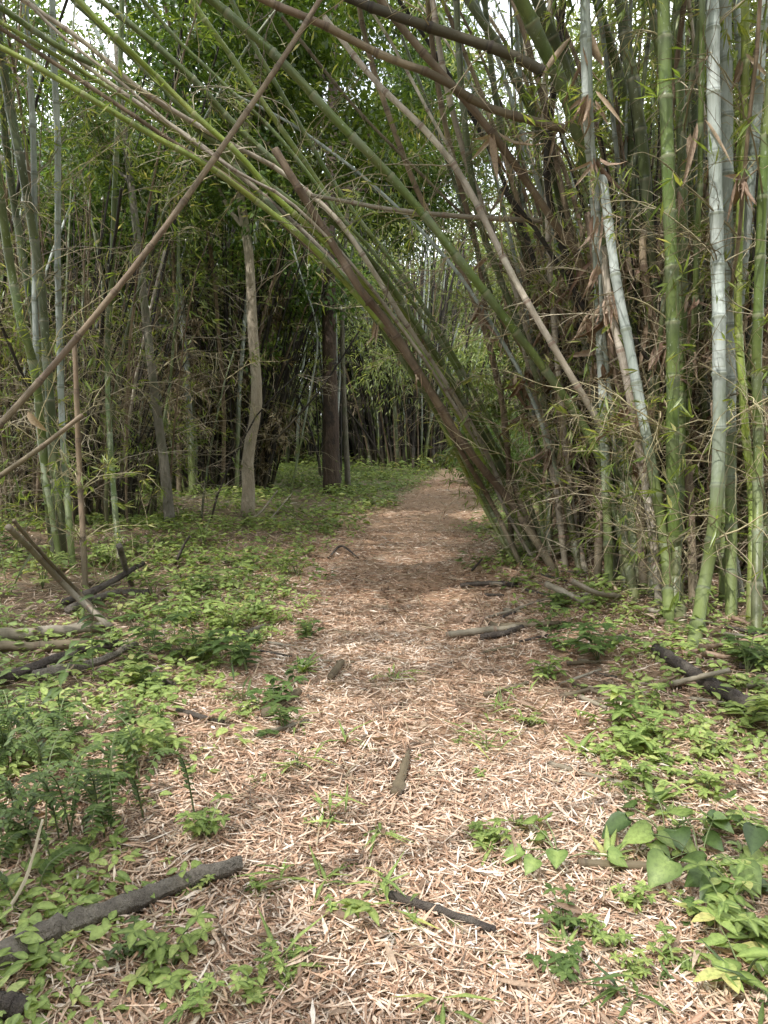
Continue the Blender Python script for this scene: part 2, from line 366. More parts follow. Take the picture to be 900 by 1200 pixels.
GAPS = [(95,20,110),(600,170,55),(650,60,40),]
def in_gap(p):
    z = (p[1]*CP - (p[2]-CAMZ)*SP); 
    if z < 4: return False
    px = 450+FPX*p[0]/z; py = 600-FPX*(p[1]*SP+(p[2]-CAMZ)*CP)/z
    return any((px-a)**2+(py-b)**2 < c*c for a,b,c in GAPS)
def orient(p, d, roll=0.0, s=1.0):
    d = Vector(d).normalized(); q = d.to_track_quat('X', 'Z').to_matrix().to_4x4()
    return Matrix.Translation(Vector(p)) @ q @ Matrix.Rotation(roll, 4, 'X') @ Matrix.Scale(s, 4)

# sheaths
def sheath_mesh(seed):
    global rng
    k = rng; rng = np.random.default_rng(seed); mb = MB()
    n = 6
    leaves(mb, rng.normal(size=(n,3))*.03, np.tile([0,0,-1.],(n,1))+rng.normal(size=(n,3))*.45, nrm(rng.normal(size=(n,3))*[1,1,.1]), rng.uniform(.12,.36,n), rng.uniform(.02,.055,n), 'lance', rng.uniform(-.4,.6,n), .9)
    rng = k; return mb.mesh('sheath', LM['sheath'])
SHEATH = [sheath_mesh(i) for i in range(6)]

CULM_COUNT = 0
def culm(kind, r0, r1, pts, label, group=None, br=None, base_ground=True, sides=10, internode=.36, name='bamboo_culm', cat='bamboo culm', parts=True, wob=.05):
    """pts: world points. br: dict(bare=n, leafy=n, dead=n, plume=n, lo=fraction range, sheath=n)"""
    global CULM_COUNT; CULM_COUNT += 1
    pts = [Vector(p) for p in pts]; o0 = pts[0].copy()
    ln = sum((pts[i+1]-pts[i]).length for i in range(len(pts)-1))
    nn = max(3, int(ln/internode)); P = spline(pts, nn*4+1)
    # irregular: internodes lengthen upward slightly and kink
    kink = np.cumsum(rng.normal(size=(nn+1,3))*wob*.08, axis=0); kink -= np.linspace(0,1,nn+1)[:,None]*kink[-1]
    P = P + np.stack([np.interp(np.arange(len(P))/4, np.arange(nn+1), kink[:,i]) for i in range(3)],1)
    Q=[]; rad=[]; v=[]
    idx = np.arange(len(P))
    def at(t): return np.array([np.interp(t, idx, P[:,i]) for i in range(3)])
    rough = sides < 7
    for k in range(nn):
        rb = r0+(r1-r0)*k/nn
        seq = [(0,1.13),(.3,.98)] if rough else [(0,1.14),(.14,1.02),(.5,.96),(2,.93),(3.8,1.0)]
        for (t,s_) in seq: Q.append(at(k*4+t)); rad.append(rb*(s_ if s_ < 1.1 else s_+.05)); v.append(k+t/4)
    Q.append(P[-1]); rad.append(r1); v.append(nn)
    mb = MB(); tube(mb, np.array(Q)-np.array(o0), rad, sides, v)
    me = mb.mesh('culm', KM[kind])
    br = br or {}
    if not any(br.get(k) for k in ('bare','leafy','dead','plume','sheath')):
        o = link(name, me, loc=o0); return tag(o, label, cat, group)
    root = link(name, None, loc=o0); tag(root, label, cat, group)
    link('stem', me, root)
    T, A, B = frames(P)
    lo, hi = br.get('range', (.12,.95))
    def put(nm, arr, n, s0, s1, up, rr=None):
        a, b = rr or (lo, hi)
        for _ in range(n):
            k = int(round(rng.uniform(a, b)*nn)); k = min(max(k,0),nn)*4
            th = rng.uniform(0, 2*math.pi); d = A[k]*math.cos(th)+B[k]*math.sin(th)
            d = nrm(d + np.array([0,0,up]) + T[k]*.3)
            e = arr[rng.integers(len(arr))]; 
            if nm == 'foliage' and in_gap(P[k]): continue
            p = P[k]-np.array(o0)
            M = orient(p + d*r0*.3, d, rng.uniform(-.6,.6), rng.uniform(s0,s1))
            if isinstance(e, tuple):
                ob = link('branch', e[0], root, M)
                if e[1] is not None: link('foliage', e[1], ob)
            else: link(nm, e, root, M)
    put('branch', BARE, br.get('bare',0), .7, 1.4, .15)
    put('branch', LEAFY, br.get('leafy',0), .7, 1.3, .15)
    put('branch', DEADB, br.get('dead',0), .6, 1.3, .05)
    put('foliage', PLUME, br.get('plume',0), .7, 1.3, .2, br.get('prange',(.6,1)))
    put('foliage', PLFAR, br.get('pfar',0), .7, 1.3, .2, br.get('prange',(.4,1)))
    put('foliage', PLDEAD, br.get('pdead',0), .8, 1.5, .0, (.15,.6))
    for _ in range(br.get('sheath',0)):
        k = min(int(rng.uniform(*br.get('srange',(.1,.8)))*nn),nn)*4
        M = Matrix.Translation(Vector(P[k]-np.array(o0))) @ Matrix.Rotation(rng.uniform(0,6.28),4,'Z') @ Matrix.Scale(rng.uniform(.6,1.3),4)
        link('sheath', SHEATH[rng.integers(6)], root, M)
    return root
def wpts(lst):
    """[(px,py) or (px,py,Y)]: first is on the ground unless it has a depth; missing depths are carried over"""
    out = []; Y = None
    for i, p in enumerate(lst):
        if len(p) == 3: Y = p[2]; out.append(W(*p))
        elif i == 0: g = G(*p); Y = g.y; g.z -= .05; out.append(g)
        else: out.append((p, None))
    # depths: linear carry
    known = [(i, lst[i][2]) if len(lst[i])==3 else (0, out[0].y) for i in range(len(lst)) if len(lst[i])==3 or i==0]
    for i in range(len(out)):
        if isinstance(out[i], tuple):
            y = float(np.interp(i, [k[0] for k in known], [k[1] for k in known])); out[i] = W(out[i][0][0], out[i][0][1], y)
    return out
#SECTION2
# ------------------------------------------------------------------ sun and world
SUN = nrm(np.array([-.36, -.42, .83]))
elev = math.asin(SUN[2]); az = math.atan2(SUN[0], SUN[1])
sd = bpy.data.lights.new('sun', 'SUN'); sd.energy = 5.0; sd.angle = R(.55); sd.color = (1,.97,.92)
so = bpy.data.objects.new('sun', sd); COL.objects.link(so); so.rotation_euler = Vector(SUN).to_track_quat('Z','Y').to_euler()
w = bpy.data.worlds.new('World'); scene.world = w; w.use_nodes = True
N = w.node_tree.nodes; L = w.node_tree.links; N.clear()
sky = N.new('ShaderNodeTexSky'); sky.sky_type = 'NISHITA'; sky.sun_disc = False; sky.sun_elevation = elev; sky.sun_rotation = az
sky.dust_density = 3.0; sky.air_density = 1.0
tc = N.new('ShaderNodeTexCoord')
cl = ramp_fac(N, L, noise(N, L, mapping(N, L, tc.outputs['Generated'], (2,2,5)), 1.4, 6, .6), .36, .56)
c = mixc(N, L, math_(N, L, 'ADD', math_(N, L, 'MULTIPLY', cl, .6), .35), sky.outputs[0], (24.0,25.0,25.8))
bg = N.new('ShaderNodeBackground'); bg.inputs[1].default_value = .15; L.new(c, bg.inputs[0])
wo = N.new('ShaderNodeOutputWorld'); L.new(bg.outputs[0], wo.inputs[0])

cam = bpy.data.cameras.new('camera'); cam.sensor_fit = 'VERTICAL'; cam.sensor_height = 24; cam.lens = FPX/1200*24; cam.clip_end = 2000; cam.clip_start = .05
co = bpy.data.objects.new('camera', cam); COL.objects.link(co); co.location = (0,0,CAMZ); co.rotation_euler = (R(90)-PITCH, 0, 0)
scene.camera = co

# ------------------------------------------------------------------ ground
def sm(x, a, b): t = np.clip((x-a)/(b-a),0,1); return t*t*(3-2*t)
def pnoise(x, y, s, ph=0):
    x = np.asarray(x)*s; y = np.asarray(y)*s
    return (np.sin(x*1.3+y*.7+ph)+np.sin(x*-.8+y*1.7+ph*2.1)+np.sin(x*2.3-y*1.1+ph*.7)*.6+np.sin(x*.5+y*3.1+ph*1.3)*.6)/3.2
def cover(x, y):      # how much ground cover grows at a place
    c = path_d(x, y); left = (np.asarray(x) < np.interp(y, PY, PX))
    near_r = sm(np.asarray(y), 1.0, 2.5)
    cl_ = sm(c + .28*pnoise(x, y, 2.2), -.12, .45) * (.22 + .78*sm(pnoise(x, y, 1.9, 3), -.35, .35)) * (1-.3*sm(np.asarray(y), 4.5, 6.5)*sm(-np.asarray(y), -13, -10))
    cr_ = sm(c + .35*pnoise(x, y, 2.6, 5), -.05, .6) * (.2 + .75*sm(pnoise(x, y, 2.1, 8), -.3, .4))
    clump = np.exp(-(((x-2.5)/1.15)**2 + ((y-6.4)/1.5)**2)**2)
    pile = np.exp(-(((x+2.6)/1.1)**2 + ((y-5.6)/.9)**2)**2)
    return np.clip(np.where(left, cl_*(1-.7*pile), cr_*(1-.85*clump)), 0, 1)
xs = np.unique(np.concatenate([np.arange(-8,8.01,.12), np.geomspace(8,400,26), -np.geomspace(8,400,26)]))
ys = np.unique(np.concatenate([np.arange(-2,16,.12), np.arange(16,40,.5), np.geomspace(40,700,24), -np.geomspace(2,200,16)]))
X, Y = np.meshgrid(xs, ys); Z = hgt(X, Y)
cv = cover(X, Y); vr = np.stack([sm(path_d(X, Y), .2, .9)*.7, np.clip(cv*.25 + sm(Y, 9, 16)*sm(path_d(X,Y),-.1,.4)*.8, 0, 1), X*0], -1)
i = np.arange(len(ys)-1)[:,None]*len(xs); j = np.arange(len(xs)-1)[None]
q = np.stack([i+j, i+j+1, i+j+1+len(xs), i+j+len(xs)],-1).reshape(-1,4)
mb = MB(); mb.add(np.stack([X,Y,Z],-1).reshape(-1,3), [q], None, vr.reshape(-1,3))
tag(link('ground', mb.mesh('ground', ground_mat())), kind='structure')

# ------------------------------------------------------------------ litter
def scatter(n, y0, y1, dens=None, pad=.45):
    y = np.sqrt(rng.uniform(y0**2, y1**2, n)); x = rng.uniform(-1,1,n)*(y*.60+pad)
    if dens is not None:
        k = rng.random(n) < dens(x, y); x, y = x[k], y[k]
    return x, y
mb = MB()
for (n, y0, y1, shape, sc) in ((80000,1.35,3.2,'straw',1.0),(80000,3.2,6,'straw',1.0),(60000,6,10,'rhomb',1.15),(40000,10,18,'rhomb',1.5)):
    x, y = scatter(n, y0, y1, lambda x,y: 1-.72*sm(path_d(x,y),.1,1.4))
    k = len(x); z = hgt(x, y) + rng.random(k)**1.5*.028 + .004
    a = rng.uniform(0, 2*math.pi, k); D = np.stack([np.cos(a), np.sin(a), rng.normal(size=k)*np.where(rng.random(k)<.08,.35,.07)],-1)
    Nn = np.stack([rng.normal(size=k)*.35, rng.normal(size=k)*.35, np.ones(k)],-1)
    big = rng.random(k) < .10
    Ln = (.022+.10*rng.random(k)**1.7)*sc; Wd = rng.uniform(.004,.0085,k)*sc*np.where(big,1.9,1); 
    zone = .5+.5*pnoise(x, y, 1.5, 4)
    rn = np.clip(rng.beta(2.1,1.7,k)*.9 + .22*zone-.10 - .28*(rng.random(k)<.25), 0, 1)
    P = np.stack([x,y,z],-1) - D*Ln[:,None]*.5
    leaves(mb, P, D, Nn, Ln, Wd, shape, rng.normal(size=k)*.12, .3, rn)
tag(link('leaf_litter', mb.mesh('leaf_litter', LM['litter'], smooth=False)), 'layer of dry straw coloured bamboo leaves covering the path and forest floor', 'leaf litter', kind='stuff')
# bigger curled brown leaves and sheath scraps
mb = MB()
for (n, y0, y1) in ((230,1.4,4),(420,4,9)):
    x, y = scatter(n, y0, y1); k = len(x); a = rng.uniform(0,6.28,k); D = np.stack([np.cos(a),np.sin(a),rng.normal(size=k)*.2],-1)
    if y0 > 3: xx = rng.normal(size=900)*.95+2.2; yy = rng.normal(size=900)*1.0+6.1; x = np.concatenate([x,xx]); y = np.concatenate([y,yy]); k = len(x); a = rng.uniform(0,6.28,k); D = np.stack([np.cos(a),np.sin(a),rng.normal(size=k)*.35],-1)
    leaves(mb, np.stack([x,y,hgt(x,y)+.03],-1), D, np.stack([rng.normal(size=k)*.4,rng.normal(size=k)*.4,np.ones(k)],-1), rng.uniform(.05,.14,k), rng.uniform(.010,.026,k), 'lance', rng.normal(size=k)*.3, .7)
tag(link('sheath_litter', mb.mesh('sheath_litter', LM['sheath'])), 'scraps of curled brown culm sheath scattered through the leaf litter', 'leaf litter', kind='stuff')
# thin twigs lying about
mb = MB()
for (n, y0, y1, r) in ((330,1.4,4,.0022),(520,4,10,.0035)):
    x, y = scatter(n, y0, y1)
    for a_, b_ in zip(x, y):
        t = rng.uniform(0,6.28); l_ = rng.uniform(.07,.38); d = np.array([math.cos(t),math.sin(t)])*l_/3
        pt = [(a_+d[0]*k_+rng.normal()*.006, b_+d[1]*k_+rng.normal()*.006) for k_ in range(4)]
        tube(mb, [(p[0],p[1],float(hgt(*p))+.022+rng.random()*.012) for p in pt], np.linspace(r,r*.5,4)*rng.uniform(.6,1.7), 4, cap=False)
tag(link('twig_litter', mb.mesh('twig_litter', TW['b'])), 'fine brown twigs strewn over the dry leaves', 'twigs', kind='stuff')

# ------------------------------------------------------------------ ground cover
def weeds(mb, x, y, size, shape, tall=1.0, ll=1.0):
    """many small weeds: each a few leaves on short unseen stalks rising from one root"""
    n = len(x); k = 8; z = hgt(x, y)
    P=[];D=[];Ls=[];Rn=[];Nn=[]
    pr = rng.random(n)
    for i_ in range(k):
        a = rng.uniform(0,6.28,n); h = rng.uniform(.15,1,n)*size*tall; o = rng.uniform(.1,.75,n)*size
        d = np.stack([np.cos(a),np.sin(a),rng.uniform(-.35,.45,n)],-1)
        P.append(np.stack([x+np.cos(a)*o*.6, y+np.sin(a)*o*.6, z+h],-1)); D.append(d); Ls.append(size*rng.uniform(.35,.75,n)*ll)
        Nn.append(np.stack([rng.normal(size=n)*.25,rng.normal(size=n)*.25-.15,np.ones(n)],-1)); Rn.append(np.clip(pr*.7+rng.random(n)*.32,0,1))
    P=np.concatenate(P);D=np.concatenate(D);Ls=np.concatenate(Ls)
    leaves(mb, P, D, np.concatenate(Nn), Ls, Ls*rng.uniform(.38,.6,len(Ls)), shape, .2, .25, np.concatenate(Rn))
mb = MB()
for (n, y0, y1, s0, s1, shape) in ((2300,1.5,3.2,.03,.10,'ovate'),(4800,3.2,6,.04,.12,'ovate'),(7500,6,10,.07,.15,'rhomb'),(9000,10,20,.10,.22,'rhomb'),(6000,20,36,.18,.4,'rhomb')):
    x, y = scatter(n, y0, y1, lambda x,y: cover(x,y)); weeds(mb, x, y, rng.uniform(s0,s1,len(x)), shape)
tag(link('ground_cover', mb.mesh('ground_cover', LM['weed'])), 'low green weeds spreading over the forest floor beside the path', 'ground cover', kind='stuff')

# ------------------------------------------------------------------ named plants
def plant(kind, px, py, size, label, group=None, seed=None, mat=None, cat='plant', name='seedling'):
    global rng
    keep = rng; rng = np.random.default_rng(seed if seed is not None else int(px*7+py*13))
    g = G(px, py); st, lf = MB(), MB()
    if kind == 'broad':       # stems with whorled ovate leaves
        for s_ in range(rng.integers(5,9)):
            a = rng.uniform(0,6.28); sl = rng.uniform(.3,.75); top = np.array([math.cos(a)*size*sl, math.sin(a)*size*sl, size*rng.uniform(.25,1.0)])
            P = spline([(0,0,0), top*[.3,.3,.6], top], 7); tube(st, P, np.linspace(.0035,.0018,7)*max(1,size*3), 5)
            for f in (.5,.75,1):
                for q_ in range(2 if f < 1 else 5):
                    b = a + q_*(math.pi if f<1 else 1.25) + rng.normal()*.3 + f*2
                    leaves(lf, [P[int(f*6)]], [[math.cos(b),math.sin(b),.15]], [[0,0,1.]], min(size,.26)*rng.uniform(.2,.42), min(size,.26)*rng.uniform(.11,.2), 'ovate', .25, .2, mat=0)
    elif kind == 'pinnate':   # arching rachis with paired leaflets
        for s_ in range(int(rng.integers(34,40))):
            a = rng.uniform(0,6.28); l_ = size*rng.uniform(.35,.65); o = rng.normal(size=2)*size*.42; h = size*rng.uniform(.25,.85)
            P = spline([(o[0],o[1],0),(o[0]+math.cos(a)*l_*.25,o[1]+math.sin(a)*l_*.25,h*.8),(o[0]+math.cos(a)*l_*.7,o[1]+math.sin(a)*l_*.7,h),(o[0]+math.cos(a)*l_,o[1]+math.sin(a)*l_,h*.8)], 22)
            tube(st, P, np.linspace(.004,.0015,22), 4)
            T = nrm(np.gradient(P,axis=0)); S = nrm(np.cross(T,[0,0,1.]))
            for i_ in range(6,22):
                for sg in (-1,1):
                    leaves(lf, [P[i_]], [S[i_]*sg+T[i_]*.35+np.array([0,0,.12])], [[0,0,1.]], size*.085*rng.uniform(.85,1.2), size*.045, 'ovate', .2, .15)
    elif kind == 'heart':
        for s_ in range(int(rng.integers(5,8))):
            a = rng.uniform(0,6.28); l_ = size*rng.uniform(.35,1.0); h = size*rng.uniform(.3,.65)
            P = spline([(0,0,0),(math.cos(a)*l_*.4,math.sin(a)*l_*.4,h*.8),(math.cos(a)*l_,math.sin(a)*l_,h)], 8); tube(st, P, .0022, 5)
            leaves(lf, [P[-1]], [[math.cos(a),math.sin(a),-.25]], [[rng.normal()*.15,-.25,1.]], size*rng.uniform(.34,.55), size*rng.uniform(.34,.5), 'heart', rng.uniform(.15,.5), .3)
    elif kind == 'lance':
        for s_ in range(int(rng.integers(8,13))):
            a = rng.uniform(0,6.28); leaves(lf, [[0,0,.01]], [[math.cos(a),math.sin(a),rng.uniform(.4,1.6)]], [[-math.cos(a),-math.sin(a),1.]], size*rng.uniform(.7,1.1), size*rng.uniform(.16,.24), 'lance', .35, .3)
        tube(st, [(0,0,-.02),(0,0,.02),(.002,0,.05)], .004, 5)
    elif kind == 'tall':      # one upright stem with alternate leaves
        H = size; P = spline([(0,0,0),(rng.normal()*.04,rng.normal()*.04,H*.5),(rng.normal()*.08,rng.normal()*.08,H)], 14); tube(st, P, np.linspace(.004,.0015,14), 5)
        for i_ in range(4,14):
            for _ in range(2):
                a = rng.uniform(0,6.28); leaves(lf, [P[i_]], [[math.cos(a),math.sin(a),.05]], [[0,0,1.]], min(.085,size*.3)*rng.uniform(.7,1.3), min(.045,size*.15), 'ovate', .3, .2)
    elif kind == 'tuft':      # young bamboo leaves
        for s_ in range(int(size*70)+6):
            a = rng.uniform(0,6.28); p = rng.normal(size=3)*size*.3; p[2] = abs(p[2])*1.2+.02
            leaves(lf, [p], [[math.cos(a),math.sin(a),rng.uniform(-.2,.9)]], [[0,0,1.]], rng.uniform(.09,.17), .014, 'simple', .3, .3)
        for s_ in range(4):
            a = rng.uniform(0,6.28); tube(st, spline([(0,0,0),(math.cos(a)*size*.2,math.sin(a)*size*.2,size*.4),(math.cos(a)*size*.4,math.sin(a)*size*.4,size*.7)],5), .0025, 4)
    root = link(name, None, loc=g - Vector((0,0,.005))); tag(root, label, cat, group)
    link('stem', st.mesh('stem', TW['s']), root); link('foliage', lf.mesh('foliage', LM[mat or 'weed'], smooth=True), root)
    rng = keep; return root
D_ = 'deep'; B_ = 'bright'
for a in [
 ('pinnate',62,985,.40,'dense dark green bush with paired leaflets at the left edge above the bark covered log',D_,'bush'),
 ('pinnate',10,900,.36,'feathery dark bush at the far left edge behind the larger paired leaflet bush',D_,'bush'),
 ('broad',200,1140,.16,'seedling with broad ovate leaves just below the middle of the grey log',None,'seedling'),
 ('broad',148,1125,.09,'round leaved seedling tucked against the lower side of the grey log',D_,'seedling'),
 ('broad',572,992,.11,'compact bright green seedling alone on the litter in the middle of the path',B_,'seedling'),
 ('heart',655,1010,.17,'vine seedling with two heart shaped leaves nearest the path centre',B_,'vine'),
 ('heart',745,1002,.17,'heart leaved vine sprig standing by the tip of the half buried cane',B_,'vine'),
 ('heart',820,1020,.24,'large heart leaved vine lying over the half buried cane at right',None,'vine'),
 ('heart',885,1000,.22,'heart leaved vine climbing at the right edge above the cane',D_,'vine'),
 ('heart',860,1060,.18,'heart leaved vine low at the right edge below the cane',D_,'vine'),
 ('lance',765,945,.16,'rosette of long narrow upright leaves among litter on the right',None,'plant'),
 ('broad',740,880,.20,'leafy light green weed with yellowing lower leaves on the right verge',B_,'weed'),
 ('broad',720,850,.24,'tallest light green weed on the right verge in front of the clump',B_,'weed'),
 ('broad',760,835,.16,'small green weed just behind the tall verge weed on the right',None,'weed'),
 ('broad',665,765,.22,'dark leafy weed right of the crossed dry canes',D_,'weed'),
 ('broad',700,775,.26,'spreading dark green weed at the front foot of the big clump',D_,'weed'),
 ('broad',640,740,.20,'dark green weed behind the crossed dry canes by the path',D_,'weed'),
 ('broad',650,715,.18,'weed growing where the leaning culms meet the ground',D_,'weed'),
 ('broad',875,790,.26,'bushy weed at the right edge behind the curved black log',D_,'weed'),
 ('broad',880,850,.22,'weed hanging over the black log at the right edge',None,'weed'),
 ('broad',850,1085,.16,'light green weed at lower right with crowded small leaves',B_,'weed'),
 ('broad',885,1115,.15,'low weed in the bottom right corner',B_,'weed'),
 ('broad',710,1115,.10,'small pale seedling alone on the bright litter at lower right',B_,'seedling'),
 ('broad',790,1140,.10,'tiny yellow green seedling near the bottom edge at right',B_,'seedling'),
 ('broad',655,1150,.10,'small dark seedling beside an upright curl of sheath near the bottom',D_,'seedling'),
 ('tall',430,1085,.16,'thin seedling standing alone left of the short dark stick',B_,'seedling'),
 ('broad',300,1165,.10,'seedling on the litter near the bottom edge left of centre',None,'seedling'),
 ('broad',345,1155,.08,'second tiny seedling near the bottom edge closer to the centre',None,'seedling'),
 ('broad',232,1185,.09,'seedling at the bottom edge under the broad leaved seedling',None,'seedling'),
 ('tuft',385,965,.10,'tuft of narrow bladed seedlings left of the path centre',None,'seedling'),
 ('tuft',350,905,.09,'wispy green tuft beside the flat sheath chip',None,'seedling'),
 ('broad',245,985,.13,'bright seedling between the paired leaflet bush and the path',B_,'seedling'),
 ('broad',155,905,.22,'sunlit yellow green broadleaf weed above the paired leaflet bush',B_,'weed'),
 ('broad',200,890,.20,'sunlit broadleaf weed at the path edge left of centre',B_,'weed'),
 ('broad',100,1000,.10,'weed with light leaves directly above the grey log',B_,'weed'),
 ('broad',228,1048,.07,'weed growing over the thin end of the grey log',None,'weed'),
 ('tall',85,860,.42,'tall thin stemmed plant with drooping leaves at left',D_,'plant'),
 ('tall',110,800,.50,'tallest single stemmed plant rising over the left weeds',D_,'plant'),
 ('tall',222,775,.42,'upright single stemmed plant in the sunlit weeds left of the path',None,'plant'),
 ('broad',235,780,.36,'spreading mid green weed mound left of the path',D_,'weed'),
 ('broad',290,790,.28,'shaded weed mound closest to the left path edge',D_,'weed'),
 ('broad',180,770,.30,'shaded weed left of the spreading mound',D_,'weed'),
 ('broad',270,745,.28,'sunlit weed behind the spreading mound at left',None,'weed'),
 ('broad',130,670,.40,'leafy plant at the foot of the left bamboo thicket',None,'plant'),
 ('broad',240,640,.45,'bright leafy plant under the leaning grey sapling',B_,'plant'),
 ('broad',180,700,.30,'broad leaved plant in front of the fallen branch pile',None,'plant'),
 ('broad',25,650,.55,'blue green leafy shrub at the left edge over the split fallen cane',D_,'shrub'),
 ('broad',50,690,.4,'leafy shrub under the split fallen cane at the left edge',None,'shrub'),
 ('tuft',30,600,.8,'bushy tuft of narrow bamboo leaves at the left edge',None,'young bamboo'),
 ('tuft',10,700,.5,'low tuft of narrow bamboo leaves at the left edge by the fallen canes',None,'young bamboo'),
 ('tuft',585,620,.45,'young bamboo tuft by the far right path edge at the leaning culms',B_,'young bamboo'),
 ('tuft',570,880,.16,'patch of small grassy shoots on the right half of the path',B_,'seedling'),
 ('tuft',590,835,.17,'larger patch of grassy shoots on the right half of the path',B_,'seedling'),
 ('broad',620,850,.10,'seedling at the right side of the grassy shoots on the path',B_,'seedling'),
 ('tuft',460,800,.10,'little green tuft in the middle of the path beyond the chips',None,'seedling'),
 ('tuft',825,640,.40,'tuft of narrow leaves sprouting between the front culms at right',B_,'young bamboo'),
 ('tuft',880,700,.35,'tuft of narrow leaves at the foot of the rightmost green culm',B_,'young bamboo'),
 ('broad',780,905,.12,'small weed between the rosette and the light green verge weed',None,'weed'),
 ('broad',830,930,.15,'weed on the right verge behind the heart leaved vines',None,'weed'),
 ('broad',870,1150,.24,'large leafy weed filling the bottom right corner',None,'weed'),
 ('heart',780,985,.2,'heart leaved vine between the rosette and the largest vine',D_,'vine'),
 ('broad',640,800,.16,'pale weed at the path edge below the dark weeds',B_,'weed'),
 ('broad',740,1065,.09,'seedling just under the half buried cane',None,'seedling'),
]:
    plant(*a[:5], mat=a[5], cat=a[6], name=a[6].replace(' ','_'))
# further repeats
for i in range(46):
    px, py = rng.uniform(120,370), rng.uniform(640,860)
    if px > 400-(860-py)*.0+rng.normal()*20: continue
    plant(rng.choice(['broad','broad','tall','tuft','lance']), px, py, rng.uniform(.08,.2), 'small weed in the green verge left of the path', 'weeds in the left verge', mat=rng.choice(['weed','bright','deep']), cat='weed', name='weed')
for i in range(22):
    px, py = rng.uniform(300,620), rng.uniform(820,1190)
    plant(rng.choice(['broad','tuft']), px, py, rng.uniform(.035,.06), 'tiny green seedling pushing through the litter on the path', 'tiny seedlings on the path', mat='bright', cat='seedling')
for i in range(26):
    px, py = rng.uniform(650,900), rng.uniform(790,1180)
    plant(rng.choice(['broad','broad','tall','tuft','lance']), px, py, rng.uniform(.05,.13), 'small green weed scattered over the right verge', 'small weeds on the right verge', mat=rng.choice(['weed','deep']), cat='weed', name='weed')

# ------------------------------------------------------------------ fallen wood
def stick(pts, r0, r1, mat, label, name='fallen_stick', cat='stick', lift=None, sides=10, n=18, wob=.07, split=False, node=None):
    P = []
    for i_, p in enumerate(pts):
        g = G(p[0], p[1]); z = g.z + r0*.75 + (.018 if g.y < 7 else 0) + (p[2] if len(p) > 2 else 0)
        if len(p) > 2 and p[2] > 0:   # keep the picture position of a raised point: slide along the view ray
            c = Vector((0,0,CAMZ)); t = (CAMZ-z)/(CAMZ-g.z); q_ = c + (g-c)*t; P.append(q_)
        else: P.append(Vector((g.x,g.y,z)))
    S = spline(P, n); S[:,2] += rng.normal(size=n)*r0*.08
    o0 = S[0].copy(); mb = MB(); rr = np.linspace(r0,r1,n)*(1+rng.normal(size=n)*.05)
    tube(mb, S-o0, rr, sides, wob=wob)
    o = link(name, mb.mesh(name, mat), loc=o0); return tag(o, label, cat)
log = stick([(-40,1158),(0,1138),(70,1103),(150,1075),(215,1048),(283,1027)], .036,.025, BK['log'], 'long grey bark covered log lying across the bottom left corner', 'fallen_log', 'log', n=40)
stick([(-20,1190),(30,1200)], .03,.03, BK['logd'], 'stub of dark log in the extreme bottom left corner', 'fallen_log', 'log')
stick([(768,768),(800,790),(850,822),(915,850)], .034,.04, BK['logd'], 'curved black log at the right edge in front of the clump', 'fallen_log', 'log', n=30)
stick([(785,808),(855,785,.08)], .016,.012, KM['P'], 'pale cane resting on the curved black log', 'fallen_cane', 'cane')
stick([(678,1022),(740,1024),(835,1028)], .017,.015, KM['B'], 'half buried brown cane under the heart leaved vines', 'fallen_cane', 'cane')
stick([(457,1060),(515,1078),(580,1101)], .016,.010, BK['logd'], 'short dark stick slanting across the litter near the bottom centre', n=14)
stick([(463,940),(472,915),(479,888)], .024,.010, KM['B'], 'flat red brown sheath chip pointing up the path', 'bark_chip', 'bark chip', sides=5, wob=.25)
stick([(310,845),(350,818)], .026,.022, KM['B'], 'short brown cane segment at the left edge of the path', 'cane_segment', 'cane')
stick([(298,868),(330,860),(362,850)], .012,.008, KM['P'], 'thin reddish cane strip lying below the brown segment', 'cane_strip', 'cane')
stick([(388,800),(400,783)], .022,.02, KM['B'], 'stubby cane piece on the path nearer the centre', 'cane_segment', 'cane')
stick([(365,778),(415,780)], .008,.006, KM['P'], 'thin pale cane strip beside the stubby piece', 'cane_strip', 'cane')
stick([(523,750),(575,744),(608,741)], .024,.022, KM['P'], 'pale dry cane pointing into the path in front of the clump', 'fallen_cane', 'cane')
stick([(563,752),(590,748),(612,740)], .022,.02, BK['logd'], 'dark dry cane lying under the pale one', 'fallen_cane', 'cane')
stick([(575,740),(615,738),(655,737)], .022,.02, KM['B'], 'brown cane behind the crossed pale and dark canes', 'fallen_cane', 'cane')
stick([(540,690),(580,688),(605,690)], .022,.02, BK['logd'], 'dark cane at the path edge below the leaning culms', 'fallen_cane', 'cane')
stick([(640,684,.05),(690,714)], .027,.022, KM['P'], 'thick pale cane section slanting down at the clump foot', 'fallen_cane', 'cane')
stick([(668,680,.2),(700,695,.1),(726,704)], .02,.016, KM['P'], 'tan curved sheath covered cane at the clump foot', 'fallen_cane', 'cane')
stick([(600,682),(650,690)], .014,.012, KM['B'], 'thin brown cane running into the clump foot from the path', 'fallen_cane', 'cane')
stick([(553,672),(565,655,.12)], .012,.008, BK['logd'], 'small crooked dark twig standing at the right path edge', 'fallen_twig', 'twig', sides=6)
stick([(545,735),(556,715,.06)], .02,.012, LM['sheath'], 'curled dark sheath heap at the right path edge', 'sheath_heap', 'dead sheath', sides=5, wob=.35)
stick([(560,742),(568,722,.08)], .016,.008, LM['sheath'], 'orange brown sheath leaning on the curled dark one', 'sheath_heap', 'dead sheath', sides=5, wob=.35)
stick([(630,1008),(634,1060)], .009,.006, LM['sheath'], 'upright brown strip of cane in the litter below the small heart leaved vine', 'cane_strip', 'cane', sides=5)
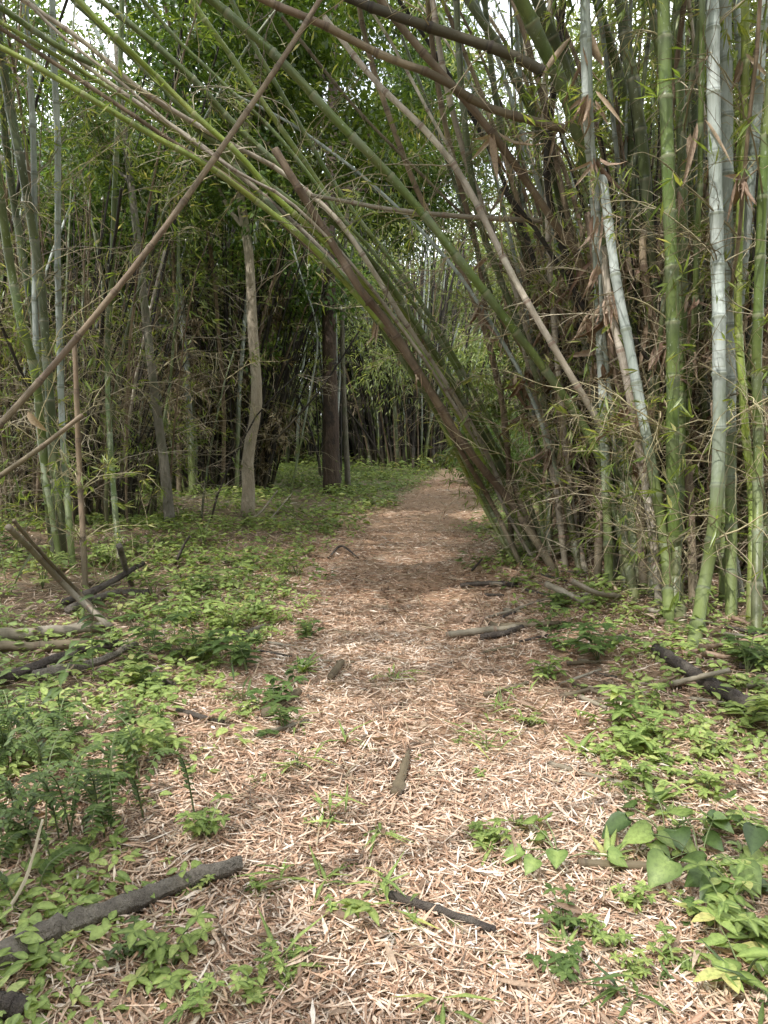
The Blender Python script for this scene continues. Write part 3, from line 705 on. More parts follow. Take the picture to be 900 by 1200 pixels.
stick([(350,1165),(356,1098)], .008,.005, LM['sheath'], 'thin brown strip near the bottom left of the path', 'cane_strip', 'cane', sides=5)
stick([(640,900),(700,918),(742,928)], .012,.009, KM['P'], 'pale bleached cane strip on the right of the path', 'cane_strip', 'cane')
stick([(300,1110),(450,1112),(620,1128)], .004,.003, TW['b'], 'long thin twig lying across the lower path', 'fallen_twig', 'twig', sides=5)
stick([(140,1200),(172,1130),(182,1085,.05)], .005,.003, TW['b'], 'thin twig leaning against the grey log', 'fallen_twig', 'twig', sides=5)
stick([(0,1090),(30,1030,.1),(50,960,.25)], .006,.004, TW['p'], 'bare pale twig rising through the paired leaflet bush', 'fallen_twig', 'twig', sides=5)
stick([(-30,755),(50,750),(125,742)], .042,.034, KM['P'], 'thick pale fallen culm lying level at the left edge', 'fallen_culm', 'fallen culm')
stick([(-30,765),(60,765),(110,760)], .034,.03, KM['B'], 'brown fallen culm just under the thick pale one', 'fallen_culm', 'fallen culm')
stick([(-30,812),(30,795),(90,772),(140,762)], .035,.025, BK['logd'], 'dark fallen branch below the level culms at left', 'fallen_branch', 'branch')
stick([(40,800),(110,785),(160,762)], .03,.02, BK['log'], 'second fallen branch below the level culms with a grey surface', 'fallen_branch', 'branch')
stick([(75,712),(115,690,.1),(168,660,.2)], .03,.02, BK['logd'], 'dark branch propped on the pile by the left thicket', 'fallen_branch', 'branch')
stick([(80,722),(130,702),(175,700)], .032,.025, BK['log'], 'thick short log in the pile by the left thicket', 'fallen_branch', 'branch')
stick([(140,640,.35),(150,675,.12),(155,690)], .025,.02, BK['log'], 'upright broken stub on the pile by the left thicket', 'fallen_branch', 'branch')
stick([(10,618,.65),(40,648,.4),(85,695,.15),(130,735,.02)], .016,.024, KM['P'], 'long split grey cane slanting down to the ground at left', 'fallen_cane', 'cane')
stick([(16,610,.62),(50,650,.38),(90,692,.13),(118,722,.02)], .012,.016, KM['B'], 'brown half of the split cane slanting beside the grey one', 'fallen_cane', 'cane')
stick([(205,665,.0),(215,640,.15),(222,628,.22)], .016,.008, BK['logd'], 'short dark stub sticking up among the left weeds', 'fallen_twig', 'twig')
stick([(200,772),(260,757),(310,738)], .02,.014, BK['log'], 'thin grey branch half hidden under the left weeds', 'fallen_branch', 'branch')
stick([(285,615),(305,600,.1),(325,575,.3)], .016,.01, KM['P'], 'pale stick leaning at the foot of the crooked pale tree', 'fallen_stick', 'stick')
stick([(308,618),(322,602,.1),(342,578,.3)], .014,.008, KM['P'], 'second thinner pale stick right of the crooked pale tree', 'fallen_stick', 'stick')
stick([(385,655),(400,640,.06),(420,655)], .014,.01, BK['logd'], 'small dark stick on the path edge by the sunlit patch', 'fallen_stick', 'stick')
for i in range(84):
    px, py = (rng.uniform(560,900), rng.uniform(660,830)) if i < 66 else (rng.uniform(20,330), rng.uniform(650,850))
    a = rng.uniform(-.5,.5)*1.2; l_ = rng.uniform(18,55)*(py/760)
    nm = 'right' if i < 66 else 'left'
    o = stick([(px,py),(px+math.cos(a)*l_,py+math.sin(a)*l_*.6)], rng.uniform(.008,.02), .008, [KM['B'],KM['P'],BK['logd'],LM['sheath']][i%4],
        'small dry piece of cane lying in the litter at the foot of the big clump' if i < 66 else 'small dry piece of cane among the weeds left of the path', 'cane_piece', 'cane', n=8)
    o['group'] = 'cane pieces by the big clump' if i < 66 else 'cane pieces left of the path'
#SECTION3
# ------------------------------------------------------------------ the big clump on the right: hand placed culms
def grow(P, ext, bend=(0,0,-.06)):
    """continue a culm beyond its last given point, slowly bending over"""
    P = list(P); d = (P[-1]-P[-2]).normalized(); n = max(2, int(ext/.8))
    for k in range(n):
        d = (d + Vector(bend)).normalized(); P.append(P[-1] + d*ext/n)
    return P
DEF = dict(bare=10, leafy=1, dead=5, range=(.05,.5))
RIGHT = [
 ('W',.054,.05,[(808,768),(825,690,4.85),(837,610,4.9),(842,510,5),(842,400,5),(841,300,5.1),(838,150,5.1),(834,-150,5.1)],5,'front culm of the right clump with a slanting green foot and chalky grey upper part',dict(bare=5,leafy=3)),
 ('G',.056,.05,[(800,745),(792,680,5.2),(788,600,5.2),(786,400,5.2),(779,200,5.2),(773,0,5.2),(768,-200,5.1)],5,'thick green culm rising straight up just left of the yellow green one',dict(bare=9,leafy=3)),
 ('G',.044,.04,[(790,728),(797,560,5.5),(800,300,5.6),(795,60,5.6),(791,-200,5.6)],4,'slimmer green culm hugging the right side of the thick straight green culm',None),
 ('W',.048,.04,[(784,740),(779,650,5.2),(765,560,5.25),(745,450,5.3),(722,330,5.4),(705,200,5.6)],0,'blue grey culm bowing left at the foot of the thick green culm',dict(bare=6,dead=4)),
 ('Y',.036,.03,[(878,735),(880,600,5.2),(868,470,5.2),(862,350,5.3),(868,200,5.4),(872,0,5.4)],4,'slim yellow green culm between the grey waxy culms and the right edge',dict(bare=4,dead=2,sheath=2)),
 ('W',.050,.046,[(858,722),(857,560,5.35),(855,330,5.4),(852,150,5.4),(849,-150,5.4)],5,'pale grey waxy culm standing right beside the green footed one',dict(bare=4,dead=2)),
 ('W',.046,.04,[(850,705),(856,520,5.6),(869,330,5.5),(886,150,5.4),(899,-60,5.3)],4,'pale grey waxy culm leaning right toward the corner',dict(bare=4,dead=2,sheath=2)),
 ('G',.042,.036,[(888,745),(891,560,5),(890,400,5),(898,200,5),(912,0,5)],4,'green culm standing nearest the right edge of the clump',dict(bare=7,leafy=4)),
 ('W',.044,.042,[(715,688),(706,450,5.9),(699,250,5.7),(690,150,5.5),(685,0,5.4),(683,-200,5.3)],4,'single pale grey culm with a torn brown sheath in the upper middle of the clump',dict(bare=3,dead=3,sheath=4,srange=(.4,.6))),
 ('O',.056,.05,[(765,700),(766,500,5.9),(762,280,5.9),(748,125,5.8),(735,50,5.8),(722,-100,5.7)],5,'olive culm curving left behind the thick green one',None),
 ('G',.064,.058,[(748,690),(730,450,6.1),(702,260,5.9),(664,115,5.7),(633,50,5.6),(590,-40,5.4),(540,-150,5.2)],5,'fattest green culm arching left at the top of the clump',None),
 ('O',.056,.05,[(738,688),(722,420,6.3),(692,200,6.1),(662,80,6),(634,10,5.9),(590,-120,5.8)],5,'olive culm arching left beside the fattest green one',None),
 ('O',.046,.04,[(722,684),(690,400,6.6),(645,190,6.5),(595,75,6.4),(555,10,6.3),(480,-120,6.2)],5,'slim olive culm arching far left over the path from the clump',None),
 ('W',.028,.024,[(640,655),(628,500,7.6),(614,330,7.5),(611,150,7.4),(603,0,7.3),(598,-150,7.3)],4,'thin upright grey culm at the left side of the clump',dict(bare=3)),
 ('G',.046,.03,[(748,706),(722,600,5.9),(700,530,5.9),(650,450,5.9),(585,365,5.8),(535,300,5.7),(500,255,5.7),(450,197,5.6),(390,135,5.5),(325,65,5.4),(245,-5,5.3),(150,-90,5.1)],3,'long green culm leaning left right across the front of the clump',dict(bare=5,range=(.1,.5))),
 ('B',.042,.032,[(700,684),(708,500,6.5),(700,400,6.3),(685,320,6.2),(650,265,6.1),(600,190,6),(550,125,5.9),(500,70,5.8),(450,10,5.7),(400,-60,5.6)],1,'brown dead culm arching from the clump to the top of the picture',dict(bare=4,dead=5,sheath=1)),
 ('P',.034,.028,[(520,-40,6.2),(500,-80,6.2)],0,None,None),
 ('B',.036,.03,[(600,648),(592,500,7.7),(572,400,7.6),(560,300,7.5),(533,200,7.4),(512,110,7.3),(500,0,7.2),(490,-150,7)],3,'brown culm at the left rim of the clump leaning slightly left',dict(bare=4,dead=4)),
 ('P',.036,.03,[(665,668),(642,500,7),(605,340,7),(562,230,6.9),(525,100,6.8),(505,-20,6.7)],3,'pinkish dry culm sweeping up left through the middle of the clump',dict(bare=4,dead=4)),
 ('O',.038,.03,[(680,672),(660,560,6.9),(622,420,6.8),(587,330,6.8),(560,250,6.7),(540,100,6.6),(530,-50,6.5)],3,'olive culm crossing behind the pinkish dry one',None),
 ('O',.04,.032,[(645,662),(640,450,7.4),(607,250,7.3),(577,100,7.2),(560,-50,7.1)],3,'olive green culm rising steeply left of the clump centre',None),
 ('P',.034,.03,[(690,676),(672,600,6.8),(655,450,6.7),(642,300,6.7),(636,100,6.6),(650,-50,6.5)],3,'pale dry culm standing nearly upright left of the clump centre',dict(bare=4,dead=5,sheath=2)),
 ('B',.036,.03,[(640,650),(600,560,7.7),(582,440,7.7),(545,330,7.6),(500,250,7.6),(470,180,7.5),(430,60,7.4),(410,-60,7.3)],2,'dull brown culm leaning out left under the arching canes',dict(bare=3,dead=4)),
 ('D',.04,.035,[(728,684),(718,560,6.5),(700,430,6.5),(660,300,6.5),(640,200,6.4),(655,60,6.3)],1,'brown culm darkened for shade in the heart of the clump',dict(bare=3,dead=6,sheath=3)),
 ('B',.045,.04,[(757,700),(745,560,5.8),(720,430,5.8),(700,330,5.8),(690,250,5.9)],0,'short broken brown culm topped by a ragged sheath in the clump',dict(dead=8,sheath=5,srange=(.6,1))),
 ('P',.04,.035,[(775,716),(762,600,5.5),(740,470,5.5),(715,360,5.6),(706,290,5.7)],0,'dry pale stump culm with peeling sheaths left of the blue grey one',dict(dead=7,sheath=5,srange=(.5,1))),
 ('O',.05,.045,[(870,705),(830,500,6),(812,250,6),(822,0,6),(830,-150,6)],5,'shaded olive culm right behind the yellow green one',None),
 ('W',.035,.03,[(905,700),(880,420,6),(876,200,6.1),(862,0,6.1),(855,-150,6.1)],5,'narrow grey culm behind the leaning pale waxy one',dict(bare=3)),
 ('G',.05,.045,[(732,690),(735,500,6.4),(745,300,6.5),(735,125,6.5),(705,20,6.4),(680,-100,6.3)],4,'shaded green culm bending left behind the single pale grey culm',None),
 ('B',.04,.035,[(812,712),(800,500,5.8),(765,380,5.8),(752,300,5.8),(758,260,5.9)],0,'red brown broken culm hidden between the green culms',dict(dead=7,sheath=5,srange=(.4,1))),
]
for (k, r0, r1, pts, ext, label, br) in RIGHT:
    if label is None: continue
    P = wpts(pts); r0 *= .82; r1 *= .82
    if ext: P = grow(P, ext, (rng.normal()*.03, rng.normal()*.03, -.10))
    b = dict(DEF, **(br or {}))
    if ext >= 2: b['plume'] = 4; b['prange'] = (.72, 1)
    b['bare'] = max(b.get('bare',0), 8)
    culm(k, r0, r1, P, label, 'culms of the right hand clump', b, sides=14)
# canes leaning left over the path in an arch
ARCH = [
 ('Y',.036,.020,[(612,657),(570,580,7.6),(525,500,7.3),(470,415,7.0),(400,329,6.8),(356,282,6.6),(302,240,6.5),(240,196,6.3),(178,162,6.2),(89,107,6.0),(0,56,5.9),(-120,0,5.7)],'lowest green culm of the arch reaching the left edge of the picture'),
 ('G',.040,.022,[(600,652),(555,545,7.7),(505,450,7.5),(440,350,7.2),(382,267,7.0),(320,218,6.8),(267,173,6.6),(204,129,6.5),(133,84,6.4),(67,49,6.3),(0,4,6.2),(-100,-60,6.0)],'green culm of the arch ending in the top left corner'),
 ('P',.032,.018,[(625,655),(588,570,7.7),(540,475,7.4),(470,365,7.1),(400,260,6.9),(330,197,6.8),(267,164,6.6),(222,138,6.5),(156,96,6.3),(89,40,6.2),(31,0,6.1),(-60,-70,6)],'pinkish dry cane among the green culms of the arch'),
 ('Y',.034,.022,[(630,660),(600,600,7.5),(555,515,7.2),(500,420,7.0),(430,335,6.8),(370,272,6.6),(320,227,6.5),(289,191,6.4),(244,147,6.3),(191,93,6.2),(147,49,6),(98,0,5.9),(30,-80,5.8)],'yellow green culm in the middle of the arch passing under the brown pole'),
 ('G',.040,.024,[(636,652),(607,590,7.8),(560,500,7.5),(500,400,7.3),(440,315,7.1),(382,253,6.9),(329,196,6.8),(276,147,6.7),(231,98,6.6),(178,49,6.5),(116,0,6.4),(30,-80,6.4)],'green culm in the upper half of the arch'),
 ('G',.026,.014,[(642,650),(620,590,7.9),(572,500,7.7),(520,400,7.5),(450,305,7.3),(400,249,7.2),(364,200,7.1),(320,147,7),(267,98,6.9),(213,49,6.8),(169,0,6.7),(100,-70,6.6)],'thinnest green culm high in the arch'),
 ('P',.020,.011,[(632,662),(590,590,7.4),(540,490,7.1),(450,360,6.8),(350,250,6.5),(283,205,6.3),(215,160,6.2),(150,105,6.1),(60,30,6),(0,-30,5.9)],'wiry pale dry cane threading through the arch'),
 ('G',.040,.028,[(618,662),(575,590,7.4),(525,500,7.2),(480,430,7.1),(430,355,7.0),(390,310,7.0),(340,265,6.9),(280,200,6.9),(200,110,6.8),(110,20,6.8)],'green culm on the underside of the arch near its foot'),
 ('P',.026,.018,[(606,655),(560,570,7.6),(515,490,7.4),(465,400,7.2),(415,335,7.1),(370,285,7.0),(315,235,6.9),(250,180,6.8),(170,125,6.7),(80,60,6.6),(-20,-10,6.5)],'slim pale dry culm on the underside of the arch'),
 ('G',.030,.020,[(646,652),(615,570,7.9),(575,490,7.8),(530,410,7.7),(480,330,7.6),(430,265,7.5),(385,200,7.4),(345,130,7.3),(300,50,7.2),(260,-30,7.1)],'steepest green culm at the top of the arch'),
 ('B',.028,.018,[(616,668),(580,600,7.3),(540,530,7.1),(490,440,7.0),(440,370,6.9),(395,320,6.8),(345,275,6.8),(290,225,6.7),(225,180,6.6)],'slim brown culm of the arch ending among the green ones'),
 ('Y',.030,.020,[(608,660),(566,590,7.5),(528,520,7.4),(485,445,7.3),(432,370,7.2),(380,312,7.1),(330,262,7.0),(270,212,6.9),(190,150,6.8),(90,85,6.7),(0,30,6.6)],'slim yellow green culm low in the arch above the lowest one'),
 ('Y',.036,.026,[(626,650),(585,560,7.9),(530,460,7.7),(478,375,7.6),(440,320,7.5),(390,240,7.4),(330,150,7.3),(260,50,7.2)],'yellowish green culm lit by the sun at the bend of the arch'),
]
for i, (k, r0, r1, pts, label) in enumerate(ARCH):
    P = wpts(pts); P = grow(P, 2.4, (0,0,-.03)); r0 *= .88; r1 *= .9
    culm(k, r0, r1, P, label, 'culms of the arch over the path', dict(bare=4, leafy=1, dead=2, plume=1, prange=(.85,1), range=(.05,.85), sheath=1 if k=='G' else 0), sides=12, wob=.08)
culm('B', .038, .034, wpts([(655,672),(600,590,7.1),(540,510,6.9),(460,380,6.7),(420,330,6.6),(385,275,6.6),(350,220,6.5),(322,175,6.5)]), 'thick purple brown dead culm of the arch with a snapped off upper end', 'culms of the arch over the path', dict(bare=2,dead=3,sheath=2), sides=12, wob=.1)
LOOSE = [
 ('P',.034,.027,[(708,505,5.55),(650,410,5.6),(603,328,5.7),(545,215,5.8),(500,155,5.8),(440,95,5.9),(380,20,6)],'grey pink dead cane with its broken lower end hanging in front of the clump'),
 ('B',.038,.03,[(662,152,5.6),(600,135,5.6),(560,120,5.6),(510,88,5.5),(450,65,5.5),(370,25,5.4),(300,-5,5.3),(200,-60,5.2)],'warm brown dead culm lodged across the top with its tip in the clump'),
 ('D',.046,.036,[(637,84,5.4),(600,65,5.4),(550,48,5.4),(465,20,5.4),(400,-5,5.4),(300,-50,5.4)],'dark culm lodged across the top above the warm brown one'),
 ('P',.028,.020,[(635,259,6.2),(530,253,6.3),(450,244,6.4),(405,236,6.5),(365,229,6.6)],'thin pale dead cane lodged level under the arch'),
 ('B',.027,.021,[(-50,548,4.6),(0,498,4.7),(67,422,4.8),(129,347,4.85),(187,274,4.9),(238,203,5),(284,137,5.1),(329,71,5.2),(372,4,5.3),(420,-80,5.4)],'long brown pole crossing in front of the arch up to the top centre'),
 ('B',.021,.016,[(-50,588,4.3),(0,556,4.3),(50,522,4.35),(97,486,4.4)],'short broken brown pole jutting in from the left edge'),
 ('D',.022,.018,[(318,520,12),(345,492,12),(380,450,12.1),(425,382,12.2)],'dark stick propped against the red brown trunk'),
 ('B',.02,.014,[(330,20,7.2),(420,130,7.3),(520,230,7.3),(600,310,7.4),(640,420,7.2)],'thin brown dead cane crossing behind the arch'),
]
for (k, r0, r1, pts, label) in LOOSE:
    r0 *= .8; r1 *= .8
    culm(k, r0, r1, wpts(pts), label, None, dict(dead=0 if 'pole' in label or 'stick' in label else 3, range=(.1,.9)), name='dead_cane', cat='dead cane', sides=12, wob=.03)
sp_ = W(33,482,4.3); o = tag(link('sheath', SHEATH[0].copy(), loc=sp_), 'pale papery culm sheath hanging by the short broken brown pole at left', 'dead sheath'); mb = MB()
leaves(mb, [(0,0,0)], [[.5,.1,-.8]], [[-.2,-1,.1]], .15, .05, 'lance', .3, .9, np.array([.8])); o.data = mb.mesh('sheath', LM['sheath'])
# filler culms packed in the clump
def fill(n, cx, cy, rx, ry, kinds, r, H, lean, label, group, br, sides=8, avoid=None, ext_bend=-.07, internode=.36, out=.16):
    for i in range(n):
        a = rng.uniform(0,2*math.pi); q_ = math.sqrt(rng.random()); dx, dy = math.cos(a)*q_, math.sin(a)*q_
        x, y = cx+dx*rx, cy+dy*ry; z = float(hgt(x,y))-.05
        rr = r*rng.uniform(.6,1.15); h = H*rng.uniform(.7,1.15)
        d = Vector((dx*out+rng.normal()*lean+.0, dy*out+rng.normal()*lean, 1)).normalized(); P = [Vector((x,y,z))]
        k_ = rng.choice(len(kinds)); kind = kinds[k_]
        if kind in 'DP' and rng.random() < .5: h *= .45; d = (d+Vector((rng.normal()*.25,rng.normal()*.25,0))).normalized()
        bx, by = dx*.03+rng.normal()*.03, dy*.03+rng.normal()*.03
        for s_ in range(9):
            P.append(P[-1]+d*h/9); d = (d+Vector((bx,by,ext_bend*(s_/9)))).normalized()
        b = dict(br)
        if kind in 'DBP': b['plume'] = 0; b['pfar'] = 0; b['dead'] = b.get('dead',0)+2; b['leafy'] = 0
        culm(kind, rr, rr*.55, P, label(kind), group, b, sides=sides, internode=internode, wob=.1)
KN = {'G':'green','Y':'yellow green','O':'olive','W':'grey','B':'dry brown','P':'pale dry','D':'shade darkened brown'}
fill(112, 2.6, 6.8, .9, 1.1, list('DDDDBBBPPOOGGWW'), .028, 7.5, .085, lambda k: f'{KN[k]} culm packed inside the big clump right of the path', 'culms packed inside the right clump',
     dict(bare=2, leafy=0, dead=3, plume=1, prange=(.8,1), range=(.03,.42), sheath=6, srange=(.02,.5)))
# right edge and behind the clump
fill(16, 4.4, 8.8, 1.3, 1.6, list('GGOWWBD'), .035, 8, .06, lambda k: f'{KN[k]} culm standing behind the big clump at the right edge', 'culms behind the right clump', dict(bare=3, leafy=1, dead=2, plume=3, pfar=2, prange=(.5,1), range=(.05,.6)))
fill(16, 3.3, 11.5, 1.4, 1.6, list('GGOWWBD'), .035, 8.5, .06, lambda k: f'{KN[k]} culm standing far behind the big clump at the bend', 'culms beyond the right clump', dict(bare=1, leafy=1, dead=1, plume=4, pfar=5, prange=(.42,1), range=(.05,.6)), sides=6)

# ------------------------------------------------------------------ left thicket
LEFT = [
 ('W',.028,.024,[(72,662),(45,500,7),(40,378,7),(38,200,7),(34,89,7),(29,0,7),(25,-150,7)],4,'leftmost of the tall chalky white culms in the left thicket'),
 ('W',.031,.026,[(86,668),(72,500,7.2),(67,311,7.2),(67,178,7.2),(62,22,7.2),(60,-150,7.2)],4,'chalky white culm standing right of the first white one in the left thicket'),
 ('O',.042,.036,[(75,655),(58,444,7),(51,355,7),(40,275,7),(27,200,6.9),(13,124,6.9),(0,44,6.9),(-20,-50,6.8)],4,'spotted olive culm leaning left in the left thicket'),
 ('G',.04,.034,[(62,645),(40,444,6.8),(22,378,6.7),(9,311,6.7),(0,250,6.6),(-25,80,6.5)],3,'green culm leaning out of the left edge of the picture'),
 ('O',.036,.03,[(62,650),(55,500,7.4),(38,380,7.4),(15,250,7.4),(0,120,7.3),(-5,-50,7.3)],4,'second leaning olive culm behind the spotted one at left'),
 ('B',.026,.02,[(100,690),(94,560,6.3),(90,470,6.3),(87,400,6.3)],0,'purple brown dry culm standing upright at the front of the left thicket'),
 ('G',.03,.025,[(140,665),(128,450,8),(133,300,8),(140,100,8),(146,-100,8)],4,'thin green culm at the right side of the left thicket'),
 ('W',.02,.016,[(340,580),(362,470,14),(372,390,14),(352,320,14),(340,275,14),(325,200,14)],0,'slender pale blue cane leaning toward the red brown trunk'),
]
for (k, r0, r1, pts, ext, label) in LEFT:
    P = wpts(pts)
    if ext: P = grow(P, ext, (rng.normal()*.03, rng.normal()*.03, -.08))
    culm(k, r0, r1, P, label, 'culms of the left thicket', dict(bare=6, leafy=4, dead=4, plume=0, range=(.05,.5)), sides=12)
fill(34, -4.2, 8.9, 1.4, 1.2, list('OOGDDDBBWP'), .026, 7.5, .10, lambda k: f'{KN[k]} culm crowded in the left thicket', 'culms crowded in the left thicket',
     dict(bare=3, leafy=4, dead=6, plume=1, prange=(.12,.5), range=(.04,.5)), sides=7)
fill(9, -3.0, 9.6, .7, .9, list('DDBPO'), .018, 3.2, .12, lambda k: f'{KN[k]} thin cane tangled at the right side of the left thicket', 'thin canes beside the left thicket',
     dict(bare=3, leafy=3, dead=4, range=(.1,1)), sides=6)
# dark clump beyond, left of the crooked tree
fill(54, -3.45, 14.2, 1.2, 1.2, list('DDDDBBOW'), .038, 8, .03, lambda k: f'{KN[k]} culm in the dark clump left of the crooked pale tree', 'culms of the dark clump',
     dict(bare=1, dead=4, plume=2, pfar=1, pdead=3, prange=(.5,1), range=(.05,.6)), sides=6, internode=.45, out=.08)
fill(30, 1.0, 22.5, 1.7, 1.2, list('DDDDDOW'), .045, 9, .07, lambda k: f'{KN[k]} culm in the far dark clump beyond the path bend', 'culms of the far dark clump',
     dict(dead=3, pfar=7, prange=(.3,1), range=(.05,.6)), sides=6, internode=.6)
fill(12, -1.2, 16.3, .28, .3, list('DDDOW'), .03, 7, .02, lambda k: f'{KN[k]} culm pressed against the red brown trunk', 'culms beside the red brown trunk', dict(dead=1, pfar=2, prange=(.5,1), range=(.1,.7)), sides=6, internode=.5, out=.03)
print('culms', CULM_COUNT)

# far grove: merged, too many to count
mb = MB(); ml = MB()
DENSE = ((-3.45,14.4,1.25,1.1,330,6.6,.022),(1.0,22.6,1.9,1.2,380,7.0,.034),(-5.6,13.5,1.2,1.0,150,6,.022),(-1.2,24,1.6,1.0,160,6,.034),(-3.4,22.5,1.8,1.0,160,6.5,.034),(5.2,14.5,1.6,1.5,90,6,.025))
NEARD = ((2.75,7.1,.85,.95,170,3.6,.015),(-4.7,9.5,1.5,1.0,200,4.2,.013),(4.3,8.6,1.4,1.2,90,4,.016))  # dark canes packed in so gaps between near culms read as shade
mbn = MB()
for (cx, cy, rx, ry, n_, h_, r_) in DENSE + NEARD:
    near = cy < 10; tgt = mbn if near else mb
    for i in range(n_):
        a = rng.uniform(0,6.28); q_ = math.sqrt(rng.random()); dx, dy = math.cos(a)*q_, math.sin(a)*q_; x, y = cx+dx*rx, cy+dy*ry
        if path_d(x, y) < .5: continue
        P = [Vector((x,y,float(hgt(x,y))-.05))]; d = Vector((dx*.12+rng.normal()*.1, dy*.1+rng.normal()*.1, 1)).normalized(); h = h_*rng.uniform(.4,1.2)
        for s_ in range(6): P.append(P[-1]+d*h/6); d = (d+Vector((dx*.04+rng.normal()*.04,rng.normal()*.04,-.03))).normalized()
        tube(tgt, P, np.linspace(r_,r_*.5,7)*rng.uniform(.6,1.3), 5 if near else 4, mat=int(rng.choice([4,4,2,2,2] if near else [4,4,4,4,4,2,0,1])), cap=False)
        if not near and rng.random() < .5:
            k = 40; Pq = np.array(P[rng.integers(2,7)]) + rng.normal(size=(k,3))*[.3,.3,.4]
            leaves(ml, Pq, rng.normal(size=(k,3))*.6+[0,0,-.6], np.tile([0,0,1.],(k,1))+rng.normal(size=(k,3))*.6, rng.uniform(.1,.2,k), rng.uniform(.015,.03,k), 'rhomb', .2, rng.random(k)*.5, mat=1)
far_m = [KM['O'], KM['W'], KM['B'], KM['G'], KM['D']]
for i in range(300):
    y = rng.uniform(19, 44); x = rng.uniform(-.75, .75)*y + rng.normal()
    if path_d(x, y) < 1.2 or (y < 25 and -3.5 < x < 4.5 and rng.random() < .8) or (abs(x-1.1)<2.2 and abs(y-22.5)<1.6): continue
    h = rng.uniform(6,11); d = Vector((rng.normal()*.12, rng.normal()*.12, 1)).normalized(); P=[Vector((x,y,float(hgt(x,y))-.05))]
    b = Vector((rng.normal()*.05, rng.normal()*.05, -.03))
    for s_ in range(7): P.append(P[-1]+d*h/7); d = (d+b).normalized()
    tube(mb, P, np.linspace(.045,.02,8)*rng.uniform(.7,1.2), 5, mat=int(rng.choice([0,1,1,2,3,3])), cap=False)
    for _ in range(4):
        Pq, Dq, r_ = plume_arrays(rng.integers(1e6), 90, 1.5, .2); t = rng.uniform(.12,1)**.8; c_ = np.array(P[int(t*7)])
        if in_gap(c_): continue
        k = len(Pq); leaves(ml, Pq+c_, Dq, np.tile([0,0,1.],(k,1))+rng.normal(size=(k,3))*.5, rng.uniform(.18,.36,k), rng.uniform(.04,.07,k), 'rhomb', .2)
tag(link('shade_canes', mbn.mesh('shade_canes', far_m)), 'thin dead canes darkened and packed in as shade inside the near bamboo thickets', 'dead canes', kind='stuff')
tag(link('distant_bamboo', mb.mesh('distant_bamboo', far_m)), 'mass of thin grey green bamboo culms filling the woods far behind', 'bamboo grove', kind='stuff')
tag(link('distant_bamboo_foliage', ml.mesh('distant_bamboo_foliage', [LM['far'], LM['bam']])), 'haze paled green bamboo foliage filling the woods far behind', 'bamboo foliage', kind='stuff')

# ------------------------------------------------------------------ trees
def crown_mesh(seed, n, rx, rz, ll, mat, clus=26, shape='rhomb'):
    r = np.random.default_rng(seed); mb = MB()
    C_ = nrm(r.normal(size=(clus,3)))*(r.random((clus,1))**.45)*np.array([rx,rx,rz]); cs = r.uniform(.22,.42,clus)*rx
    w_ = r.integers(0,clus,n); off = nrm(r.normal(size=(n,3)))*(r.random((n,1))**.5)*cs[w_][:,None]*np.array([1.15,1.15,.6])
    P = C_[w_] + off; D = nrm(off*.6/np.linalg.norm(off,axis=1,keepdims=True) + r.normal(size=(n,3))*.5 + np.array([0,0,-.35]))
    Nn = np.tile([0,0,1.],(n,1)) + r.normal(size=(n,3))*.45
    leaves(mb, P, D, Nn, ll*r.uniform(.6,1.3,n), ll*.42*r.uniform(.7,1.2,n), shape, .2, rnd=np.clip(r.random(n)*.7+.3*r.random(clus)[w_],0,1))
    return mb.mesh('crown', mat)
CROWN = [crown_mesh(700+i, 7000, 1.9, 1.7, .14, LM['tree'], 30) for i in range(4)]
CFAR = [crown_mesh(720+i, 5200, 3.0, 2.7, .30, LM['treefar'], 34) for i in range(4)]
def tree(base, H, r0, crowns, label, group=None, bark='grey', lib=None, path=None, limbs=4, name='tree', cat='tree'):
    base = Vector(base); root = link(name, None, loc=base); tag(root, label, cat, group)
    P = spline(path if path is not None else [(0,0,-.1),(rng.normal()*.15,rng.normal()*.15,H*.35),(rng.normal()*.3,rng.normal()*.3,H*.7),(rng.normal()*.5,rng.normal()*.5,H)], 26)
    mb = MB(); rr = r0*np.linspace(1,.5,26)*(1+.3*np.exp(-np.linspace(0,12,26))); tube(mb, P, rr, 12, wob=.05)
    link('trunk', mb.mesh('trunk', BK[bark]), root)
    for i,(dx,dy,dz,s) in enumerate(crowns):
        if in_gap(base+Vector((dx,dy,dz))): continue
        c = Vector((dx,dy,dz)); k = int(np.argmin(np.abs(P[:,2]-(dz-1.2*s)))); k = min(k, 24)
        a = Vector(P[k]); mid = a.lerp(c,.5)+Vector((0,0,-.15*s))
        mb = MB(); tube(mb, spline([a,mid,c],9), np.linspace(rr[k]*.6, .015, 9), 7, wob=.05); link('limb', mb.mesh('limb', BK[bark]), root)
        M = Matrix.Translation(c) @ Euler((rng.normal()*.2,rng.normal()*.2,rng.uniform(0,6.28))).to_matrix().to_4x4() @ Matrix.Diagonal((s,s,s*rng.uniform(.8,1.1),1))
        link('crown', (lib or CROWN)[rng.integers(4)], root, M)
    return root
def rel(base, lst): return [(-.0,0,-.1)] + [tuple(Vector(p)-Vector(base)) for p in lst]
b0 = G(290,607); Yb = b0.y
tree(b0, 6, .086, [(-.5,.4,5.0,.9),(.7,.6,5.9,.95),(-1.6,.8,6.3,.8),(.2,-.3,7.0,.9)], 'slender crooked pale barked tree standing left of the path in the sun', bark='pale',
     path=rel(b0, [W(291,565,Yb),W(290,535,Yb),W(298,495,Yb),W(301,455,Yb),W(297,400,Yb),W(294,340,Yb),W(292,300,Yb),W(287,262,Yb),W(280,200,Yb),W(300,90,Yb),W(310,-30,Yb)]))
b1 = G(389,577); Y1 = b1.y
